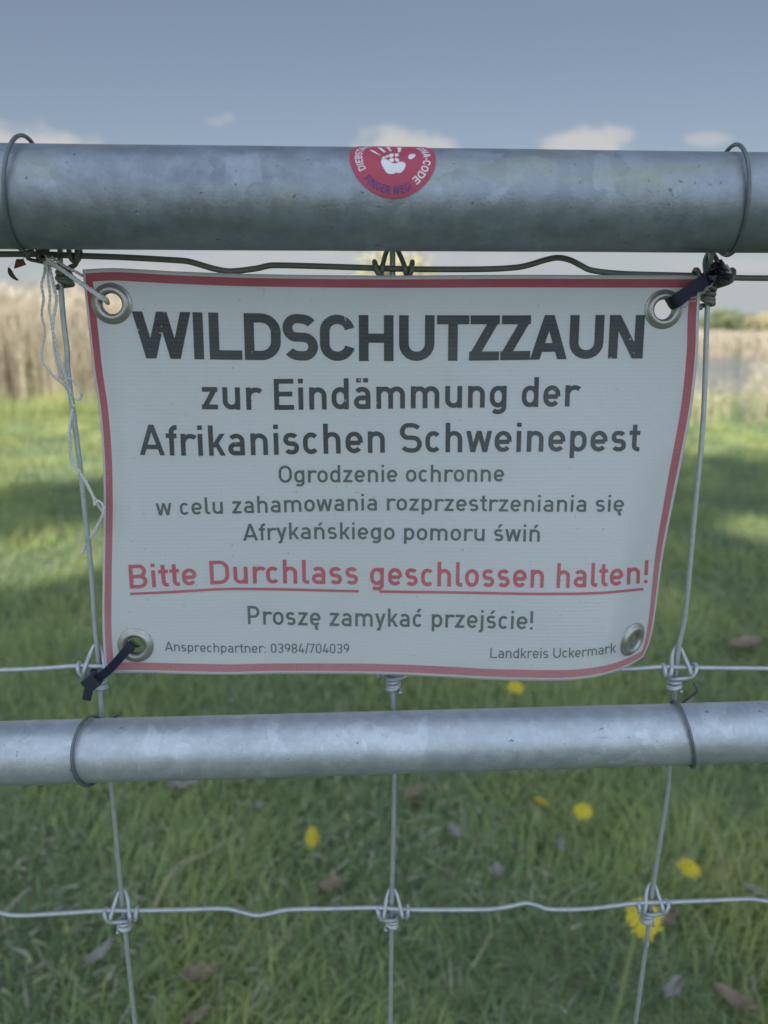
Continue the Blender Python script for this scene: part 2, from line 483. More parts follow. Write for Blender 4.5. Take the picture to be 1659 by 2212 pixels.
KR = 0.00115
def knot(center, lean, mat, seed, flip=1, peak=0.0105, spread=1.0):
    """a separate wire: an arch behind the upright, hooked twice round the line wire, then coiled below"""
    rr = random.Random(seed)
    j = lambda a: rr.uniform(-a, a)
    def W(x, y, z):
        x = x * spread
        return center + FD * (x * flip + lean * -z) + FN * y + Vector((0, 0, z))
    parts = []
    ys = HOFF
    lt = [(0.0, 0.0027, peak), (-0.0014, 0.0024, peak - 0.0006), (-0.0032, 0.0004, 0.0062), (-0.0048, ys - 0.0028, 0.0008), (-0.0054, ys - 0.0020, -0.0022), (-0.0066, ys + 0.0014, -0.0024),
          (-0.0080, ys + 0.0024, 0.0006), (-0.0084, ys + 0.0006, 0.0028), (-0.0082, ys - 0.0024, 0.0018), (-0.0070, ys - 0.0030, -0.0018), (-0.0045, ys - 0.0018, -0.0040), (-0.0005, -0.0032, -0.0052 + j(.0006))]
    h0 = -0.0056
    for i in range(1, 20):
        a = i * math.pi / 4
        rad = 0.00275
        lt.append((rad * math.sin(a), -rad * math.cos(a), h0 - 0.0023 * a / (2 * math.pi) + j(0.00015)))
    parts.append(tube(catmull([W(*p) for p in lt], 4), KR, 7))
    rt = [(0.0, 0.0027, peak), (0.0014, 0.0024, peak - 0.0006), (0.0034, 0.0004, 0.0060), (0.0052, ys - 0.0026, 0.0004), (0.0058, ys - 0.0018, -0.0024), (0.0070, ys + 0.0014, -0.0024),
          (0.0084, ys + 0.0022, 0.0006), (0.0088, ys + 0.0004, 0.0028), (0.0087, ys - 0.0022, 0.0016), (0.0080, ys - 0.0024, -0.0022), (0.0050, 0.0006, -0.0042), (0.0024, 0.0024, -0.0050)]
    h1 = -0.0115 + j(.0005)
    rt += [(-0.0010, 0.0030, -0.0072), (-0.0029, 0.0008, -0.0088), (-0.0024, -0.0020, h1 + .0012), (0.0006, -0.0031, h1 + .0002), (0.0029, -0.0008, h1 - .0005), (0.0018, 0.0024, h1 - .001), (-0.0016, 0.0026, h1 - .0014), (-0.0034, 0.0000, h1 - .0018), (-0.0036, -0.0022, h1 - .0024)]
    parts.append(tube(catmull([W(*p) for p in rt], 4), KR, 7))
    v, f = join(parts)
    return link("knot", v, f, mat, mesh_root)
for i, (x, y, lean, mt, fl) in enumerate([
        (133, 551, 0.05, M_WIRE_DARK, 1), (848, 580, 0.0, M_WIRE_DARK, 1), (1534, 597, -0.03, M_WIRE_DARK, 1),
        (211, 1439, 0.03, M_WIRE, 1), (849, 1441, 0.0, M_WIRE, -1), (1462, 1442, -0.06, M_WIRE, -1),
        (265, 1966, 0.02, M_WIRE, 1), (847, 1962, 0.0, M_WIRE, 1), (1405, 1950, -0.10, M_WIRE, -1)]):
    knot(U(x, y), lean, mt, i, fl, spread=1.0)

# ------------------------------------------------------------------ TIE WIRES round the rails
def tie(px_front, py_c, a, d, r_tube, off, tails, label, mat, lean=0.0, loose=0.0016, a0=-0.9, a1=2 * math.pi - 1.2):
    c = U(px_front, py_c, off)
    s = (c - a).dot(d)
    c = a + d * s
    side = Vector((0, 0, 1)).cross(d).normalized()
    rr = r_tube + 0.0010
    pts = []
    N = 44
    for i in range(N + 1):
        th = a0 + (a1 - a0) * i / N          # 0 = straight up, positive towards the camera side
        bulge = loose * (0.5 + 0.5 * math.sin(2 * th + 0.6)) * 0.7
        x = lean * math.cos(th) * rr + 0.0006 * math.sin(3 * th)
        pts.append(c + d * x + Vector((0, 0, 1)) * (math.cos(th) * (rr + bulge)) + side * (math.sin(th) * (rr + bulge * 0.5)) )
    P0 = [Vector(t) for t in tails[0]] if tails else []
    P1 = [Vector(t) for t in tails[1]] if tails else []
    v, f = tube(catmull(P0 + pts + P1, 3), 0.00085, 8)
    o = link("tie_wire", v, f, mat)
    tag(o, label, "tie wire", "binding wires tying the mesh to the rails")
    return o
# side points away from camera?  (up x along) -> make sure positive sine faces the camera
tie(2, 440, TA, TD, R_TOP, OFF_TOP - R_TOP, [[], [U(88, 562, -.004), U(100, 560, 0.003)]],
    "dark binding wire looped round the top rail beside the knot of white string", M_TIE, lean=0.10, a0=-0.6, a1=2 * math.pi - 3.0) if False else None
def tie2(px_f, px_t, px_b, line, r_tube, off, mat, label, tail0, tail1, bulge=0.0016, th0=-1.7, th1=3.9):
    """front of loop at px_f, its top at px_t, its bottom at px_b"""
    a, d = line
    def s_at(px, o):
        lo, hi = -0.2, 1.4
        for _ in range(40):
            m = (lo + hi) / 2
            q = a + d * m + FN * o - CAM
            fz = q.y * CP - q.z * SP
            if 829.5 + F * q.x / fz < px: lo = m
            else: hi = m
        return lo
    sf, st, sb = s_at(px_f, -r_tube), s_at(px_t, 0.0), s_at(px_b, 0.0)
    pts = []
    N = 48
    rr = r_tube + 0.0010
    for i in range(N + 1):
        th = th0 + (th1 - th0) * i / N       # 0 top, pi/2 front (to the camera), pi bottom, 3pi/2 back
        c_, s_ = math.cos(th), math.sin(th)
        mid = (st + sb) / 2
        s = mid + (st - sb) / 2 * c_ + (sf - mid) * max(0, s_) - 0.6 * (sf - mid) * max(0, -s_)
        k = rr + bulge * max(0, math.cos(th - 0.5)) ** 2
        pts.append(a + d * s + Vector((0, 0, c_ * k)) + FN * (-s_ * k))
    v, f = tube(catmull(list(tail0) + pts + list(tail1), 3), 0.00085, 8)
    o = link("tie_wire", v, f, mat)
    return tag(o, label, "tie wire", "binding wires tying the mesh to the rails")
tie2(11, 72, 42, (TA, TD), R_TOP, OFF_TOP, M_TIE, "dark binding wire looped round the top rail at the knot of white string",
     [], [U(60, 558, -.012), U(90, 566, -.007), U(118, 575, -.004)], bulge=0.0019, th1=3.5)
tie2(1614, 1568, 1585, (TA, TD), R_TOP, OFF_TOP, M_TIE, "dark binding wire looped round the top rail above the wide black strap",
     [], [], bulge=0.0018, th1=4.6)
tie2(160, 192, 206, (BA, BD), R_BOT, OFF_BOT, M_TIE, "binding wire looped round the lower rail below the ratchet cable tie",
     [U(262, 1540, .002), U(240, 1556, .004)], [], bulge=0.0010, th1=4.6)
tie2(1497, 1458, 1492, (BA, BD), R_BOT, OFF_BOT, M_TIE, "binding wire looped round the lower rail with a hooked end sticking up",
     [U(1500, 1476, -.003), U(1505, 1484, -.003), U(1503, 1496, -.002), U(1470, 1522, .003)], [], bulge=0.0010, th1=4.2)
# cut stub beside the lower left loop is its second end
# ------------------------------------------------------------------ SIGN
TOP = [(178, 582), (241, 579), (300, 581.5), (378, 586), (553, 592), (829, 595), (1106, 593.5), (1300, 594), (1516, 595)]
BOT = [(229, 1455), (293, 1454), (486, 1458), (594, 1456), (720, 1456), (845, 1458), (960, 1463), (1060, 1468.5), (1188, 1471), (1242, 1469), (1305, 1459), (1355, 1441), (1390, 1420)]
LEFT = [(582, 178), (640, 184), (756, 196.5), (810, 202.5), (884, 213.5), (984, 221.5), (1098, 223.7), (1242, 221.5), (1350, 221), (1410, 224), (1455, 229)]      # y -> x
RIGHT = [(595, 1516), (680, 1510), (755, 1508), (848, 1499), (913, 1489), (1050, 1462), (1191, 1434), (1323, 1416), (1381, 1405), (1420, 1390)]
def top_pt(u): x = 178 + (1516 - 178) * u; return Vector((x, interp(TOP, x), 0))
def bot_pt(u): x = 229 + (1390 - 229) * u; return Vector((x, interp(BOT, x), 0))
def left_pt(v): y = 582 + (1455 - 582) * v; return Vector((interp(LEFT, y), y, 0))
def right_pt(v): y = 595 + (1420 - 595) * v; return Vector((interp(RIGHT, y), y, 0))
def coons(u, v):
    t, b, l, r = top_pt(u), bot_pt(u), left_pt(v), right_pt(v)
    c = (top_pt(0) * (1 - u) + top_pt(1) * u) * (1 - v) + (bot_pt(0) * (1 - u) + bot_pt(1) * u) * v
    return t * (1 - v) + b * v + l * (1 - u) + r * u - c
def sign_off(px, py):
    A = smoothstep(640, 1420, py)
    xe = interp(RIGHT, min(1420, max(595, py)))
    G = smoothstep(560, xe - 130, px) * (1 - smoothstep(xe - 100, xe + 14, px))
    lf = 1 - smoothstep(0, 75, px - interp(LEFT, min(1455, max(582, py))))
    o = -0.0062 - 0.0165 * A * G
    o += 0.0022 * lf * lf * smoothstep(600, 800, py)
    o -= 0.0016 * math.exp(-((px - 480) / 150) ** 2) * smoothstep(1000, 1260, py)
    o += 0.0007 * math.sin(px / 135.0 + 0.6) * smoothstep(1455, 700, py) * -1
    return o
sign = tag(empty("warning_sign", U(840, 1030, -0.006)), "white vinyl wild boar fence notice with red border, tied at its corners", "sign")
def SP3(px, py, lift=0.0):
    return U(px, py, sign_off(px, py) - lift)
GROM = [(241.5, 656), (1433, 668.5), (293, 1394), (1366, 1381)]
def build_sheet():
    NU, NV = 190, 126
    marg, red = 5.5, 16.5
    us = lambda v: None
    grid = []
    vals_v = []
    Ht = 866.0
    vv = [0, 8.5 / Ht, (8.5 + 18.5) / Ht]
    vv += list(np.linspace((8.5 + 18.5) / Ht, 1 - (6.5 + 16.5) / Ht, NV)[1:-1])
    vv += [1 - (6.5 + 16.5) / Ht, 1 - 6.5 / Ht, 1]
    for v in vv:
        w_ = right_pt(v).x - left_pt(v).x
        cr = 18.5 - 9.5 * smoothstep(0.42, 1.0, v)
        cm = 6.0 - 2.2 * smoothstep(0.5, 1.0, v)
        cl = 15.0
        uu = [0, 4.8 / w_, (4.8 + cl) / w_]
        uu += list(np.linspace((4.8 + cl) / w_, 1 - (cm + cr) / w_, NU)[1:-1])
        uu += [1 - (cm + cr) / w_, 1 - cm / w_, 1]
        grid.append([coons(u, v) for u in uu])
    nr, nc = len(grid), len(grid[0])
    V = [SP3(p.x, p.y) for row in grid for p in row]
    Fc, mi = [], []
    for i in range(nr - 1):
        for j in range(nc - 1):
            cx = (grid[i][j].x + grid[i + 1][j + 1].x) / 2; cy = (grid[i][j].y + grid[i + 1][j + 1].y) / 2
            skip = False
            for gi, (gx, gy) in enumerate(GROM):
                rx, ry = ((27, 28), (28, 29), (27, 25), (15, 26))[gi]
                if ((cx - gx) / rx) ** 2 + ((cy - gy) / ry) ** 2 < 1: skip = True
            if skip: continue
            Fc.append((i * nc + j, (i + 1) * nc + j, (i + 1) * nc + j + 1, i * nc + j + 1))
            inr = 1 <= i <= nr - 3 and 1 <= j <= nc - 3
            band = inr and (i == 1 or i == nr - 3 or j == 1 or j == nc - 3)
            mi.append(1 if band else 0)
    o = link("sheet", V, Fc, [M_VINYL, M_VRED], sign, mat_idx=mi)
    s = o.modifiers.new("thickness", 'SOLIDIFY')
    s.thickness = 0.0006
    s.offset = 1.0 if False else -1.0
    return o
build_sheet()
def frame_at(px, py):
    p = SP3(px, py)
    tx = (SP3(px + 8, py) - SP3(px - 8, py)).normalized()
    ty = (SP3(px, py - 8) - SP3(px, py + 8)).normalized()
    n = tx.cross(ty).normalized()
    if n.y > 0: n = -n
    ty = n.cross(tx).normalized()
    return p, tx, ty, n
for gi, (gx, gy) in enumerate(GROM):
    p, tx, ty, n = frame_at(gx, gy)
    prof = [(0.00455, -0.0020), (0.00448, 0.0000), (0.00470, 0.0010), (0.0053, 0.00175), (0.0062, 0.00200), (0.0071, 0.00165), (0.0078, 0.0009), (0.00815, 0.00045), (0.0088, 0.0004), (0.0090, 0.0001), (0.0089, -0.0004)]
    N = 56
    V, Fc = [], []
    for a in range(N):
        th = 2 * math.pi * a / N
        e = tx * math.cos(th) + ty * math.sin(th)
        for (r_, z_) in prof: V.append(p + e * r_ + n * z_)
    m_ = len(prof)
    for a in range(N):
        b = (a + 1) % N
        for k in range(m_ - 1): Fc.append((a * m_ + k, a * m_ + k + 1, b * m_ + k + 1, b * m_ + k))
    link("grommet", V, Fc, M_STEEL, sign)

# ------------------------------------------------------------------ LETTERING: a monoline road-sign alphabet built from strokes
def arc(cx, cy, rx, ry, a0, a1, n=10):
    return [(cx + rx * math.cos(R(a0 + (a1 - a0) * i / n)), cy + ry * math.sin(R(a0 + (a1 - a0) * i / n))) for i in range(n + 1)]
XH, DESC = 0.72, -0.22
def glyph(ch, w):
    """-> (strokes, width, left bearing, right bearing); a stroke is ('s', points) or ('q', four corners). Cap height 1."""
    h = w / 2
    st, dg = [], []
    S = lambda *p: st.append(('s', list(p)))
    def D(x0, y0, x1, y1, wide=None):        # slanted bar with level ends; x = centre at each end
        L = math.hypot(x1 - x0, y1 - y0); hw = (wide or w) * L / abs(y1 - y0) / 2
        st.append(('q', [(x0 - hw, y0), (x0 + hw, y0), (x1 + hw, y1), (x1 - hw, y1)]))
    def stad(W, y0, y1):                     # closed round-ended bowl
        r = (W - w) / 2; ry = min(r * 1.12, (y1 - y0 - w) / 2)
        p = arc(h + r, y1 - h - ry, r, ry, 0, 180) + arc(h + r, y0 + h + ry, r, ry, 180, 360)
        return p + [p[0]]
    sb, rb, db = 0.095, 0.065, 0.02
    acc = None
    base = {'ä': 'a', 'ę': 'e', 'ń': 'n', 'ś': 's', 'ć': 'c'}.get(ch, ch)
    W, L, Rr = 0.56, sb, sb
    if base in 'nhmur':
        pass
    c = base
    x = XH
    if c in 'nh':
        W = .55; r = (W - w) / 2
        S((h, 0), (h, x if c == 'n' else 1.0))
        S((h, x - h - r), *arc(h + r, x - h - r, r, r, 178, 0), (W - h, 0))
    elif c == 'm':
        W = .92; r = (W - w) / 4
        S((h, 0), (h, x))
        for k in range(2):
            S((h + 2 * r * k, x - h - r), *arc(h + r + 2 * r * k, x - h - r, r, r, 178, 0), (h + 2 * r * (k + 1), 0))
    elif c == 'u':
        W = .55; r = (W - w) / 2
        S((W - h, 0), (W - h, x))
        S((h, x), (h, h + r), *arc(h + r, h + r, r, r, 180, 358))
    elif c == 'r':
        W = .43; r = .235; Rr = 0.02
        S((h, 0), (h, x))
        S((h, x - h - r), *arc(h + r, x - h - r, r, r, 178, 48))
    elif c in 'dpg':
        W = .55
        S(*stad(W, 0, x))
        if c == 'd': L = rb; S((W - h, 0), (W - h, 1.0))
        if c == 'p': Rr = rb; S((h, DESC), (h, x))
        if c == 'g':
            L = rb; r = (W - w) / 2
            S((W - h, x), (W - h, DESC + h + r * .75), *arc(h + r, DESC + h + r * .75, r, r * .75, 0, -140))
    elif c == 'o':
        L = Rr = rb; S(*stad(W, 0, x))
    elif c == 'a':
        W = .53; r = (W - w) / 2; L = rb
        S((W - h, 0), (W - h, x - h - r * .9), *arc(h + r, x - h - r * .9, r, r * .9, 0, 148))
        by = .44 - h; q = (by - h) / 2
        S((W - h, by), (h + q * 1.05, by), *arc(h + q * 1.05, h + q, q * 1.05, q, 90, 270), (W - h, h))
    elif c == 'c':
        W = .52; r = (W - w) / 2; L = rb; Rr = .04; ry = r * 1.12
        S(*arc(h + r, x - h - ry, r, ry, 38, 180), *arc(h + r, h + ry, r, ry, 180, 322))
    elif c == 'e':
        r = (W - w) / 2; L = Rr = rb; ry = r * 1.12; my = .345
        S((W - h, my), (h, my))
        S((W - h, my - h * .0), (W - h, x - h - ry), *arc(h + r, x - h - ry, r, ry, 0, 180), *arc(h + r, h + ry, r, ry, 180, 322))
    elif c == 's':
        W = .50; L = Rr = rb; r = (W - w) / 2; q = (x - w) / 4
        S(*arc(h + r, x - h - q, r, q, 32, 90, 5)[:-1], *arc(h + r * .8, x - h - q, r * .8, q, 90, 270, 10)[:-1], *arc(W - h - r * .8, h + q, r * .8, q, 90, -90, 10), *arc(h + r, h + q, r, q, -90, -148, 5)[1:])
    elif c == 't':
        W = .36; L = .03; Rr = .03; cx = .10 + h; r = .13
        S((cx, .93), (cx, h + r), *arc(cx + r, h + r, r, r, 180, 270), (W, h))
        S((0, x - h), (W, x - h))
    elif c == 'f':
        W = .36; L = .03; Rr = .01; cx = .10 + h; r = .15
        S((cx, 0), (cx, 1 - h - r), *arc(cx + r, 1 - h - r, r, r, 180, 90), (W, 1 - h))
        S((0, x - h), (W - .02, x - h))
    elif c in 'ij':
        W = w
        if c == 'i': S((h, 0), (h, x))
        else:
            S((h, x), (h, DESC + h + .1), *arc(h - .1, DESC + h + .1, .1, .1, 0, -90), (h - .16, DESC + h))
        S((h, 1.0 - w * .98), (h, 1.0))
    elif c == 'k':
        W = .54; Rr = .01
        S((h, 0), (h, 1.0))
        D(h + w * .45, .27, W - w * .66, x, w * .92)
        D(W - w * .58, 0, w * 1.55, .43, w * .95)
    elif c == 'l':
        W = .27; Rr = .04; r = .12
        S((h, 1.0), (h, h + r), *arc(h + r, h + r, r, r, 180, 270), (W, h))
    elif c == 'w':
        W = .86; L = Rr = db; q = w * .5
        a = w * .55
        D(a, x, W * .27, 0); D(W * .27, 0, W * .5, x); D(W * .5, x, W * .73, 0); D(W * .73, 0, W - a, x)
    elif c == 'y':
        W = .56; L = Rr = db; a = w * .55
        D(a, x, W * .5, .06)
        D(W - a, x, W * .36, DESC + w * .0)
        S((W * .18, DESC + h), (W * .38, DESC + h))
    elif c == 'z':
        W = .50; L = Rr = .06
        S((0.02, x - h), (W, x - h)); S((0, h), (W, h)); D(w * .66, w * .6, W - w * .66, x - w * .6)
    elif c == 'W':
        W = 1.16; L = Rr = db; a = w * .52
        D(a, 1, W * .29, 0); D(W * .29, 0, W * .5, 1); D(W * .5, 1, W * .71, 0); D(W * .71, 0, W - a, 1)
    elif c == 'I': W = w; S((h, 0), (h, 1))
    elif c == 'L': W = .66; Rr = .03; S((h, 1), (h, 0)); S((h, h), (W, h))
    elif c == 'T': W = .68; L = Rr = .03; S((0, 1 - h), (W, 1 - h)); S((W / 2, 0), (W / 2, 1))
    elif c == 'H': W = .72; S((h, 0), (h, 1)); S((W - h, 0), (W - h, 1)); S((h, .5), (W - h, .5))
    elif c == 'E': W = .62; Rr = .05; S((h, 0), (h, 1)); S((h, h), (W, h)); S((h, 1 - h), (W, 1 - h)); S((h, .51), (W * .93, .51))
    elif c == 'F': W = .60; Rr = .04; S((h, 0), (h, 1)); S((h, 1 - h), (W, 1 - h)); S((h, .49), (W * .93, .49))
    elif c == 'Z': W = .64; L = Rr = .05; S((.02, 1 - h), (W, 1 - h)); S((0, h), (W, h)); D(w * .62, w * .7, W - w * .62, 1 - w * .7)
    elif c == 'N': W = .76; S((h, 0), (h, 1)); S((W - h, 0), (W - h, 1)); D(w * .62, 1, W - w * .62, 0)
    elif c == 'A':
        W = .80; L = Rr = db; a = w * .53
        D(a, 0, W / 2, 1); D(W - a, 0, W / 2, 1); S((W * .24, .27), (W * .76, .27))
    elif c == 'U':
        W = .74; r = (W - w) / 2
        S((h, 1), (h, h + r), *arc(h + r, h + r, r, r, 180, 360), (W - h, 1))
    elif c == 'D':
        W = .74; r = .30; Rr = rb
        S((h, 0), (h, 1))
        S((h, 1 - h), (W - h - r, 1 - h), *arc(W - h - r, 1 - h - r, r, r, 90, 0), *arc(W - h - r, h + r, r, r, 0, -90), (h, h))
    elif c in 'BPR':
        W = .68 if c != 'P' else .64; Rr = rb; r = (.5 - h * .5) / 2 - h * .25
        S((h, 0), (h, 1))
        ty = 1 - h; my = .50 if c == 'B' else .42
        r1 = (ty - my) / 2
        S((h, ty), (W - h - r1 - .02, ty), *arc(W - h - r1 - .02, ty - r1, r1, r1, 90, -90), (h, my))
        if c == 'B':
            r2 = (my - h) / 2
            S((W - h - r1 - .05, my), (W - h - r2, my), *arc(W - h - r2, h + r2, r2, r2, 90, -90), (h, h))
        if c == 'R': D(W * .48, my, W - w * .5, 0)
    elif c in 'CGO0':
        W = {'C': .72, 'G': .74, 'O': .72, '0': .56}[c]; r = (W - w) / 2; L = Rr = rb; ry = min(r, .5 - h)
        if c in 'O0': S(*stad(W, 0, 1))
        else:
            S(*arc(h + r, 1 - h - ry, r, ry, 12 if c == 'C' else 28, 180, 14), *arc(h + r, h + ry, r, ry, 180, 348 if c == 'C' else 360, 14), *([] if c == 'C' else [(W - h, .47), (W * .52, .47)]))
    elif c == 'S':
        W = .72; L = Rr = .05; r = (W - w) / 2; q = (1 - w) / 4
        S(*arc(h + r, 1 - h - q, r, q, 30, 90, 6)[:-1], *arc(h + r * .72, 1 - h - q, r * .72 , q, 90, 270, 12)[:-1], *arc(W - h - r * .72, h + q, r * .72, q, 90, -90, 12), *arc(h + r, h + q, r, q, -90, -150, 6)[1:])
    elif c == '3':
        q = (1 - w) / 4; r = (W - w) / 2; L = Rr = rb
        S(*arc(h + r, 1 - h - q, r, q, 150, -90, 14), *arc(h + r, h + q, r, q, 90, -150, 14))
    elif c == '8':
        q = (1 - w) / 4; r = (W - w) / 2; L = Rr = rb
        S(*arc(h + r, 1 - h - q, r * .92, q, -90, 270, 20)); S(*arc(h + r, h + q, r, q, 90, 450, 20))
    elif c == '9':
        q = .26; r = (W - w) / 2; L = Rr = rb
        S(*arc(h + r, 1 - h - q, r, q, 0, 360, 18)); S(*arc(h - .25 + r, 1 - h - q, r + .25, .62, 0, -62, 10))
    elif c == '4':
        W = .60; L = Rr = .05
        S((W * .70, 0), (W * .70, .52)); S((0, .22), (W, .22)); D(w * .55, .20, W * .52, 1)
    elif c == '7':
        W = .54; L = Rr = .04
        S((0, 1 - h), (W, 1 - h)); D(W * .28, 0, W - w * .55, 1 - w * .5)
    elif c == '/': W = .36; L = Rr = .02; D(w * .5, -.08, W - w * .5, 1.06)
    elif c == '!': W = w; L = Rr = .08; S((h, .34), (h, 1.0)); S((h, 0), (h, w * .95))
    elif c == ':': W = w; S((h, 0), (h, w * .95)); S((h, .48), (h, .48 + w * .95))
    elif c == '-': W = .32; L = Rr = .05; S((0, .40), (W, .40))
    if ch == 'ä':
        for xx in (W * .30, W * .72): S((xx, .86), (xx, .86 + w * .9))
    if ch in 'ńść':
        xm = W * .5; st.append(('q', [(xm - .07, .80), (xm + .06, .80), (xm + .20, 1.0), (xm + .03, 1.0)]))
    if ch == 'ę':
        xm = W * .68
        S(*arc(xm + .02, -.075, .085, .095, 110, 285, 8))
    return st, W, L, Rr
def layout(text, w, track=0.0, space=0.34, fixed=None):
    x = 0.0
    out = []
    for i, ch in enumerate(text):
        if ch == ' ':
            x += space; continue
        st, W, L, Rr = glyph(ch, w)
        x += L + track / 2
        out.append((x, st))
        x += W + Rr + track / 2
    f = glyph(text[0], w)[2] + track / 2; l = glyph(text[-1], w)[3] + track / 2
    return [(a - f, s) for a, s in out], x - f - l
def stroke_mesh(glyphs, w, mapper, step=0.1, lift0=0.00016, dl=0.000012):
    """every stroke a strip of quads; each lies a hair above the one before"""
    V, Fc = [], []
    for gx, st in glyphs:
        for si, (kind, pts) in enumerate(st):
            lift = lift0 + dl * si
            if kind == 'q':
                a, b, c_, d_ = [Vector((p[0] + gx, p[1])) for p in pts]
                n = max(2, int((d_ - a).length / step))
                Lp = [a.lerp(d_, i / n) for i in range(n + 1)]; Rp = [b.lerp(c_, i / n) for i in range(n + 1)]
            else:
                P = [Vector((p[0] + gx, p[1])) for p in pts]
                Q = [P[0]]
                for p in P[1:]:
                    if (p - Q[-1]).length > 1e-5: Q.append(p)
                P = [Q[0]]
                for p in Q[1:]:
                    k = max(1, int((p - P[-1]).length / step)); s0 = P[-1]
                    for i in range(1, k + 1): P.append(s0.lerp(p, i / k))
                closed = (P[0] - P[-1]).length < 1e-4
                Lp, Rp = [], []
                for i, p in enumerate(P):
                    a = P[i - 1] if i > 0 else (P[-2] if closed else None)
                    b = P[i + 1] if i < len(P) - 1 else (P[1] if closed else None)
                    d1 = (p - a).normalized() if a is not None else None
                    d2 = (b - p).normalized() if b is not None else None
                    if d1 is None: d1 = d2
                    if d2 is None: d2 = d1
                    t = (d1 + d2)
                    t = t.normalized() if t.length > 1e-6 else d1
                    nn = Vector((-t.y, t.x))
                    k = 1 / max(0.5, t.dot(d1))
                    Lp.append(p + nn * (w / 2 * k)); Rp.append(p - nn * (w / 2 * k))
            o = len(V)
            for a, b in zip(Lp, Rp):
                for q in range(4): V.append(mapper(*(a.lerp(b, q / 3)), lift))
            for i in range(len(Lp) - 1):
                for q in range(3): Fc.append((o + i * 4 + q, o + i * 4 + q + 1, o + i * 4 + q + 5, o + i * 4 + q + 4))
    return V, Fc
def fix_winding(V, Fc):
    out = []
    for f in Fc:
        a, b, c_ = V[f[0]], V[f[1]], V[f[2]]
        n = (b - a).cross(c_ - a)
        out.append(f if n.dot(CAM - a) > 0 else tuple(reversed(f)))
    return out
def text_line(text, w, x0, x1, base, caps, mat, name="lettering", track=0.0, space=0.34, warp=0.0):
    g, wid = layout(text, w, track, space)
    def mp(s, hh, lift):
        t = s / wid
        t = t + warp * t * (1 - t)
        px = x0 + (x1 - x0) * t
        by = interp(base, px); ch = interp(caps, px)
        slope = (interp(base, px + 4) - interp(base, px - 4)) / 8
        lean = 0.8 * (844 - px) / (7764 - by)
        dy = -hh * ch
        return SP3(px + dy * (lean) - slope * dy * 0.35, by + dy, lift)
    V, Fc = stroke_mesh(g, w, mp)
    return link(name, V, fix_winding(V, Fc), mat, sign)
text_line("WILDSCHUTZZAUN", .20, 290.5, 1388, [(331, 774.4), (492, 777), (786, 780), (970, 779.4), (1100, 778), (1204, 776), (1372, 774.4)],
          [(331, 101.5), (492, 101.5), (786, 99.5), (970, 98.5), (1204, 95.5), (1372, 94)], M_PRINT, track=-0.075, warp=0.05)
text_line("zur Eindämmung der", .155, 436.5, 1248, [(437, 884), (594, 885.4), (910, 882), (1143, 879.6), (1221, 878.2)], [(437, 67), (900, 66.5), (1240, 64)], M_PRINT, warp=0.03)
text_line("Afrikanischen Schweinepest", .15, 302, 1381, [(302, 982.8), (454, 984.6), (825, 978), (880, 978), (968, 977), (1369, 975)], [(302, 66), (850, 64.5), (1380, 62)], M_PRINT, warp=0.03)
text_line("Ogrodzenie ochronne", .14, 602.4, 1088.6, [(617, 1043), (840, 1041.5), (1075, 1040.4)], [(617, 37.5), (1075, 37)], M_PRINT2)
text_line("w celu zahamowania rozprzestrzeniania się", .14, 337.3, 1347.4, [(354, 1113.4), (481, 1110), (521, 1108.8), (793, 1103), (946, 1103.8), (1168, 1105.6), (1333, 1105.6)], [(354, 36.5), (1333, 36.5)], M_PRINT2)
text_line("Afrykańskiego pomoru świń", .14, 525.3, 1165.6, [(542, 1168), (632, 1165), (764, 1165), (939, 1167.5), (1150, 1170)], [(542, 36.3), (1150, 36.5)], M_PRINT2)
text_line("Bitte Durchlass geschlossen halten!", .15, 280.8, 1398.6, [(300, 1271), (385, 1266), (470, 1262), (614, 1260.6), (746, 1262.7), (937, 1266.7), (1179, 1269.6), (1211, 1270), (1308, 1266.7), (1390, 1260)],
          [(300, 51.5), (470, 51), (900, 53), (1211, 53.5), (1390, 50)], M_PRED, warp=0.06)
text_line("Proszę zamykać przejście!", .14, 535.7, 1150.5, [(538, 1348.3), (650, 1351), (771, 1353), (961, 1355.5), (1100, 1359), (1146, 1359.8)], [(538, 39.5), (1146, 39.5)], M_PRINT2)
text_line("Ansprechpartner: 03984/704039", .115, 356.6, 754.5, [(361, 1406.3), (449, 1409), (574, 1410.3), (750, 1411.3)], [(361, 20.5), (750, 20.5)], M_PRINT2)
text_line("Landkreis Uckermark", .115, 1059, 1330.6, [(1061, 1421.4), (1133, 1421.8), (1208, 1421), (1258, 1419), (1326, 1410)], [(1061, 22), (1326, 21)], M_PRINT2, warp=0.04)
def underline(pts, th):
    x0, x1 = pts[0][0], pts[-1][0]
    V, Fc = [], []
    n = 70
    for i in range(n + 1):
        x = x0 + (x1 - x0) * i / n
        y = interp(pts, x)
        V += [SP3(x, y - th / 2, .00016), SP3(x, y + th / 2, .00016)]
    for i in range(n): Fc.append((2 * i, 2 * i + 1, 2 * i + 3, 2 * i + 2))
    link("underline", V, fix_winding(V, Fc), M_PRED, sign)
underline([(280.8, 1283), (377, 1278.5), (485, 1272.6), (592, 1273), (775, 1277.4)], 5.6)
underline([(819.6, 1277.8), (1007, 1280.3), (1165, 1283), (1294, 1281), (1390, 1272.4)], 5.6)

